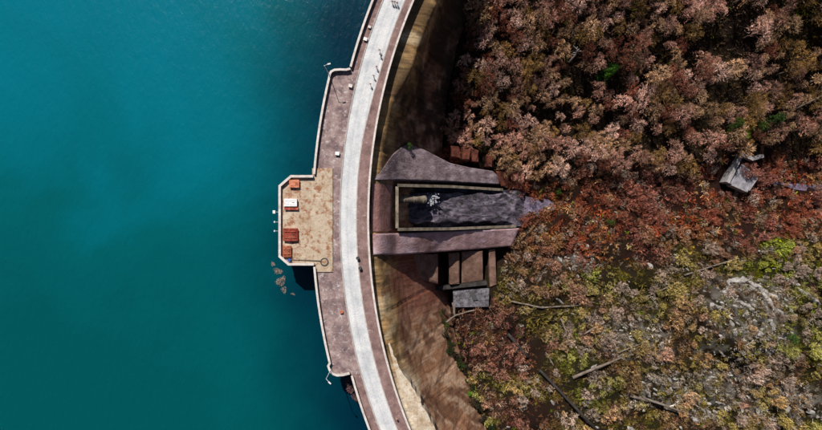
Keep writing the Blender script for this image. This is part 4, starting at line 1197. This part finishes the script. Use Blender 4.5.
def scrub():
    r_ = np.random.default_rng(88)
    me0 = shrub_mesh('scrub_plant', 777, 1.5, 1.25, 55, 50, 3)
    nv = len(me0.vertices); co = np.zeros(nv * 3, np.float32); me0.vertices.foreach_get('co', co); co = co.reshape(-1, 3)
    li = np.zeros(len(me0.polygons) * 4, np.int32); me0.loops.foreach_get('vertex_index', li); li = li.reshape(-1, 4)
    cl = np.zeros(nv * 4, np.float32); me0.color_attributes['Col'].data.foreach_get('color', cl); cl = cl.reshape(-1, 4)[:, :3]
    V, F_, C_ = [], [], []
    for i, (px, py, x, y, z) in enumerate(shrub_rest):
        t = r_.uniform(0, 6.28); s2 = r_.uniform(.4, 1.35)
        rot = np.array([[math.cos(t), -math.sin(t), 0], [math.sin(t), math.cos(t), 0], [0, 0, 1]])
        zc = zone_colour(np.array([px]), np.array([py]), np.array([x]), np.array([y]))[0] * r_.uniform(1.1, 3.8)
        isr = zc[1] < zc[0] * .55
        zc = zc * (1.3 if isr else 1.2)
        zc = zc * (.45 + 1.15 * float(fbm(np.array(x / 8), np.array(y / 8), 818, 3)))
        zc = zc * min(1, (.40 if isr else .55) / zc.max())
        pale = float(sstep(.42, .62, fbm(np.array(x / 7), np.array(y / 7), 717, 3)))
        if r_.uniform() < (.05 + .2 * pale if isr else .08 + .6 * pale): zc = np.array((.46, .36, .28)) * r_.uniform(.7, 1.2)
        V.append((co @ rot.T) * s2 * [1, 1, r_.uniform(1.0, 2.0)] + (x, y, z)); F_.append(li + i * nv); C_.append(cl * zc)
    if V:
        me = np_mesh('scrub', np.concatenate(V), np.concatenate(F_), np.clip(np.concatenate(C_), 0, .8))
        tag(link('scrub', me, None, M['cover']), 'low tangled scrub between the larger shrubs', kind='stuff'); print('scrub', len(shrub_rest))
scrub()
gap = lambda x, y, u: u < .08 + sstep(.42, .64, fbm(x / 2.6, y / 2.6, 401, 3)) * .7
low = lambda px, py, x, y, u: ~wood_edge(px, py, x, y)
isred = lambda px, py: py < 262 - np.clip((px - 600) / 220, 0, 1) * 22
cover('bracken', 26000, (430, 850, 120, 275), 41, lambda px, py, x, y, u: low(px, py - 8, x, y, u) & isred(px, py) & gap(x, y, u), .68, 15, 1.3, 'dead red brown bracken covering the valley floor', gain=1.0)
cover('hillside_grass', 46000, (425, 850, 240, 455), 43, lambda px, py, x, y, u: low(px, py, x, y, u) & ~isred(px, py) & gap(x, y, u), .64, 15, 1.4, 'olive and brown dead grass covering the lower slope', gain=.62)
cover('forest_brush', 16000, (405, 850, -25, 200), 45, lambda px, py, x, y, u: ~low(px, py, x, y, u), .6, 7, 1.0, 'dark leaf litter and brush under the bare trees', gain=.4)

# the wood beyond the picture's edge, one mass
def far_wood():
    r_ = np.random.default_rng(77)
    lowc = crown_mesh('wood_crown', 555, 8, 3.2, 7, 110, 3, 40, 1.5)
    nv = len(lowc.vertices); co = np.zeros(nv * 3, np.float32); lowc.vertices.foreach_get('co', co); co = co.reshape(-1, 3)
    nf = len(lowc.polygons); li = np.zeros(nf * 4, np.int32); lowc.loops.foreach_get('vertex_index', li); li = li.reshape(-1, 4)
    cl = np.zeros(nv * 4, np.float32); lowc.color_attributes['Col'].data.foreach_get('color', cl); cl = cl.reshape(-1, 4)[:, :3]
    spots = []
    sv, sf, sc = [], [], []; base = 0
    for (a, b_, c_) in spare:                       # trees past the 300 told apart above
        me_ = CROWNS[int(r_.integers(0, 12))]; n1 = len(me_.vertices)
        q = np.zeros(n1 * 3, np.float32); me_.vertices.foreach_get('co', q); q = q.reshape(-1, 3)
        l1 = np.zeros(len(me_.polygons) * 4, np.int32); me_.loops.foreach_get('vertex_index', l1)
        k1 = np.zeros(n1 * 4, np.float32); me_.color_attributes['Col'].data.foreach_get('color', k1)
        t = r_.uniform(0, 6.28); rot = np.array([[math.cos(t), -math.sin(t), 0], [math.sin(t), math.cos(t), 0], [0, 0, 1]])
        sv.append((q @ rot.T) * r_.uniform(.7, 1.1) + (a, b_, c_ - .1)); sf.append(l1.reshape(-1, 4) + base); base += n1
        sc.append(k1.reshape(-1, 4)[:, :3] * np.array(TONE[r_.integers(0, 5)][1]) * r_.uniform(.6, 1.2))
    n = 5200
    x = r_.uniform(0, 250, n); y = r_.uniform(-150, 150, n); z = ground_z(x, y)
    px, py = to_px(x, y, z)
    ok = free(x, y, 2) & ((px > 838) | (py < -14) | (py > 448))
    pts = []
    for i in np.flatnonzero(ok):
        if len(pts) and np.min(np.sum((np.array(pts)[:, :2] - (x[i], y[i])) ** 2, 1)) < 17: continue
        pts.append((x[i], y[i], z[i]))
    spots += pts
    V, F_, C_ = [], [], []
    for i, (a, b_, c_) in enumerate(spots):
        t = r_.uniform(0, 6.28); s_ = r_.uniform(.8, 1.2)
        rot = np.array([[math.cos(t), -math.sin(t), 0], [math.sin(t), math.cos(t), 0], [0, 0, 1]])
        V.append((co @ rot.T) * s_ + (a, b_, c_)); F_.append(li + i * nv + base)
        C_.append(cl * np.array(TONE[r_.integers(0, 5)][1]))
    me = np_mesh('surrounding_wood', np.concatenate(sv + V), np.concatenate(sf + F_), np.concatenate(sc + C_))
    tag(link('surrounding_wood', me, None, M['cover']), 'bare wood filling in between and around the nearer trees', kind='stuff')
    print('far wood', len(spots), len(me.polygons))
far_wood()

# ------------------------------------------------------------------ drift on the water, shrubs on the wall
for i, (px, py, s_, lab) in enumerate(((273, 264, .5, 'small raft of twigs on the water nearest the tower chamfer'), (278, 271, .75, 'raft of pale twigs floating below the tower chamfer'), (281, 281, .85, 'largest raft of floating twigs below the tower'), (284, 290, .5, 'lowest small raft of twigs below the tower'), (293, 294, .35, 'tiny scrap of drift right of the twig rafts'))):
    p = P(px, py, WATER_Z)
    a = bpy.data.objects.new('driftwood', SHRUBS[i]); a.location = (p.x, p.y, WATER_Z + .02); a.scale = (s_ * .7, s_ * 1.3, s_ * .18); a.rotation_euler = (0, 0, .5 + i)
    a.color = (.30, .23, .19, 1); COL.objects.link(a); tag(a, lab, 'driftwood', 'rafts of drift on the lake')
for i, (px, py, s_, lab) in enumerate(((346.5, 381, .9, 'purplish shrub growing from the wall under the lower corner'), (349, 388, .9, 'second purplish shrub growing from the lower crest wall'), (353, 396, .8, 'lowest purplish shrub growing from the lower crest wall'))):
    p = P(px, py, -3)
    a = bpy.data.objects.new('wall_shrub', SHRUBS[i + 4]); a.location = (p.x + 1.0, p.y, -3); a.scale = (s_, s_, s_); a.rotation_euler = (0, R(-60), .3 * i)
    a.color = (.16, .09, .09, 1); COL.objects.link(a); tag(a, lab, 'shrub', 'shrubs on the lake side wall')

# ------------------------------------------------------------------ people on the crest
SK = plain('skin', (.5, .3, .22), .6); HAIR = plain('hair', (.03, .02, .015), .8); SHOE = plain('shoes', (.02, .02, .02), .7)
def person_mesh(seed, stride):
    me = bpy.data.meshes.new('person'); bm = bmesh.new(); sk = bm.verts.layers.skin.verify()
    def v(x, y, z, r_, ry=None):
        a = bm.verts.new((x, y, z)); a[sk].radius = (r_, ry or r_); return a
    def chain(*vs):
        for a, b_ in zip(vs, vs[1:]): bm.edges.new((a, b_))
    pel = v(0, 0, .95, .15, .12); pel[sk].use_root = True
    ab = v(0, 0, 1.12, .14, .11); ch = v(.01, 0, 1.33, .17, .12); nk = v(.01, 0, 1.48, .06); hd = v(.03, 0, 1.60, .095, .085); tp_ = v(.03, 0, 1.70, .075)
    chain(pel, ab, ch, nk, hd, tp_); chain(hd, v(.125, 0, 1.60, .02))
    for s_ in (-1, 1):
        f = stride * s_
        chain(pel, v(.02 * s_ * stride, .1 * s_, .88, .1), v(f * .18 + .03, .1 * s_, .5, .068), v(f * .32 - .02, .1 * s_, .09, .045), v(f * .32 + .13, .11 * s_, .05, .04))
        wr = v(.06 - f * .25, .27 * s_, .86, .032); pm = v(.09 - f * .27, .27 * s_, .79, .04, .02)
        chain(ch, v(0, .19 * s_, 1.40, .07), v(-.02 - f * .1, .24 * s_, 1.12, .05), wr, pm)
        for q, l in ((-.03, .075), (-.01, .085), (.012, .08), (.032, .065)):
            chain(pm, v(.10 - f * .27 + q, .265 * s_, .75, .009), v(.11 - f * .27 + q, .255 * s_, .75 - l, .008))
        chain(pm, v(.135 - f * .27, .245 * s_, .77, .01), v(.15 - f * .27, .235 * s_, .73, .009))
    bm.to_mesh(me); bm.free()
    o = bpy.data.objects.new('tmp', me); COL.objects.link(o)
    o.modifiers.new('s', 'SKIN'); sb = o.modifiers.new('u', 'SUBSURF'); sb.levels = 1
    dg = bpy.context.evaluated_depsgraph_get(); dg.update()
    m2 = bpy.data.meshes.new_from_object(o.evaluated_get(dg)); bpy.data.objects.remove(o)
    m2.name = 'person'
    for p_ in m2.polygons:
        c_ = p_.center; p_.use_smooth = True
        if c_.z > 1.66 or (c_.z > 1.56 and c_.x < .0): p_.material_index = 3
        elif c_.z > 1.47: p_.material_index = 0
        elif c_.z < .1: p_.material_index = 4
        elif abs(c_.y) > .2 and c_.z < .88: p_.material_index = 0
        elif c_.z > .93: p_.material_index = 1
        else: p_.material_index = 2
    return m2
BODIES = [person_mesh(0, .35), person_mesh(1, .75)]
def person(px, py, face, jacket, trousers, label, b_=1, z=0.0):
    me = BODIES[b_].copy(); a = P(px, py, z + .8)
    J = plain('jacket', jacket, .85); T = plain('trousers', trousers, .85)
    o = link('person', me, None, [SK, J, T, HAIR, SHOE])
    o.location = (a.x, a.y, z - min(v.co.z for v in me.vertices) + .003)
    o.rotation_euler = (0, 0, face)
    tag(o, label, 'person', 'people on the crest road')
dn = R(-105)
person(392.3, 1.5, dn, (.02, .02, .025), (.03, .03, .04), 'person in black at the top edge of the road, left of a pair', 0)
person(397.2, 2.8, dn + .3, (.035, .02, .03), (.02, .02, .02), 'person in dark clothes at top edge, right of a pair', 0)
person(394.7, 2.0, dn + .3, (.05, .025, .03), (.02, .02, .02), 'person in dark brown between the two at the top edge', 0)
person(379.6, 50.0, dn, (.04, .045, .05), (.03, .03, .035), 'person in dark grey, upper of two close together on the road')
person(380.3, 54.0, dn, (.05, .06, .06), (.04, .04, .045), 'person in slate grey, lower of two close together on the road')
person(376.6, 66.5, dn + .4, (.03, .03, .03), (.05, .05, .06), 'person walking alone just below the close pair')
person(373.6, 75.6, dn - .2, (.03, .02, .035), (.03, .03, .03), 'person walking alone, middle of three spaced down the road')
person(370.4, 84.0, dn, (.06, .06, .06), (.05, .05, .05), 'person in grey, lowest of three spaced down the road')
person(396.8, 418.6, R(75), (.05, .05, .055), (.03, .03, .04), 'person alone near the lower end of the road')
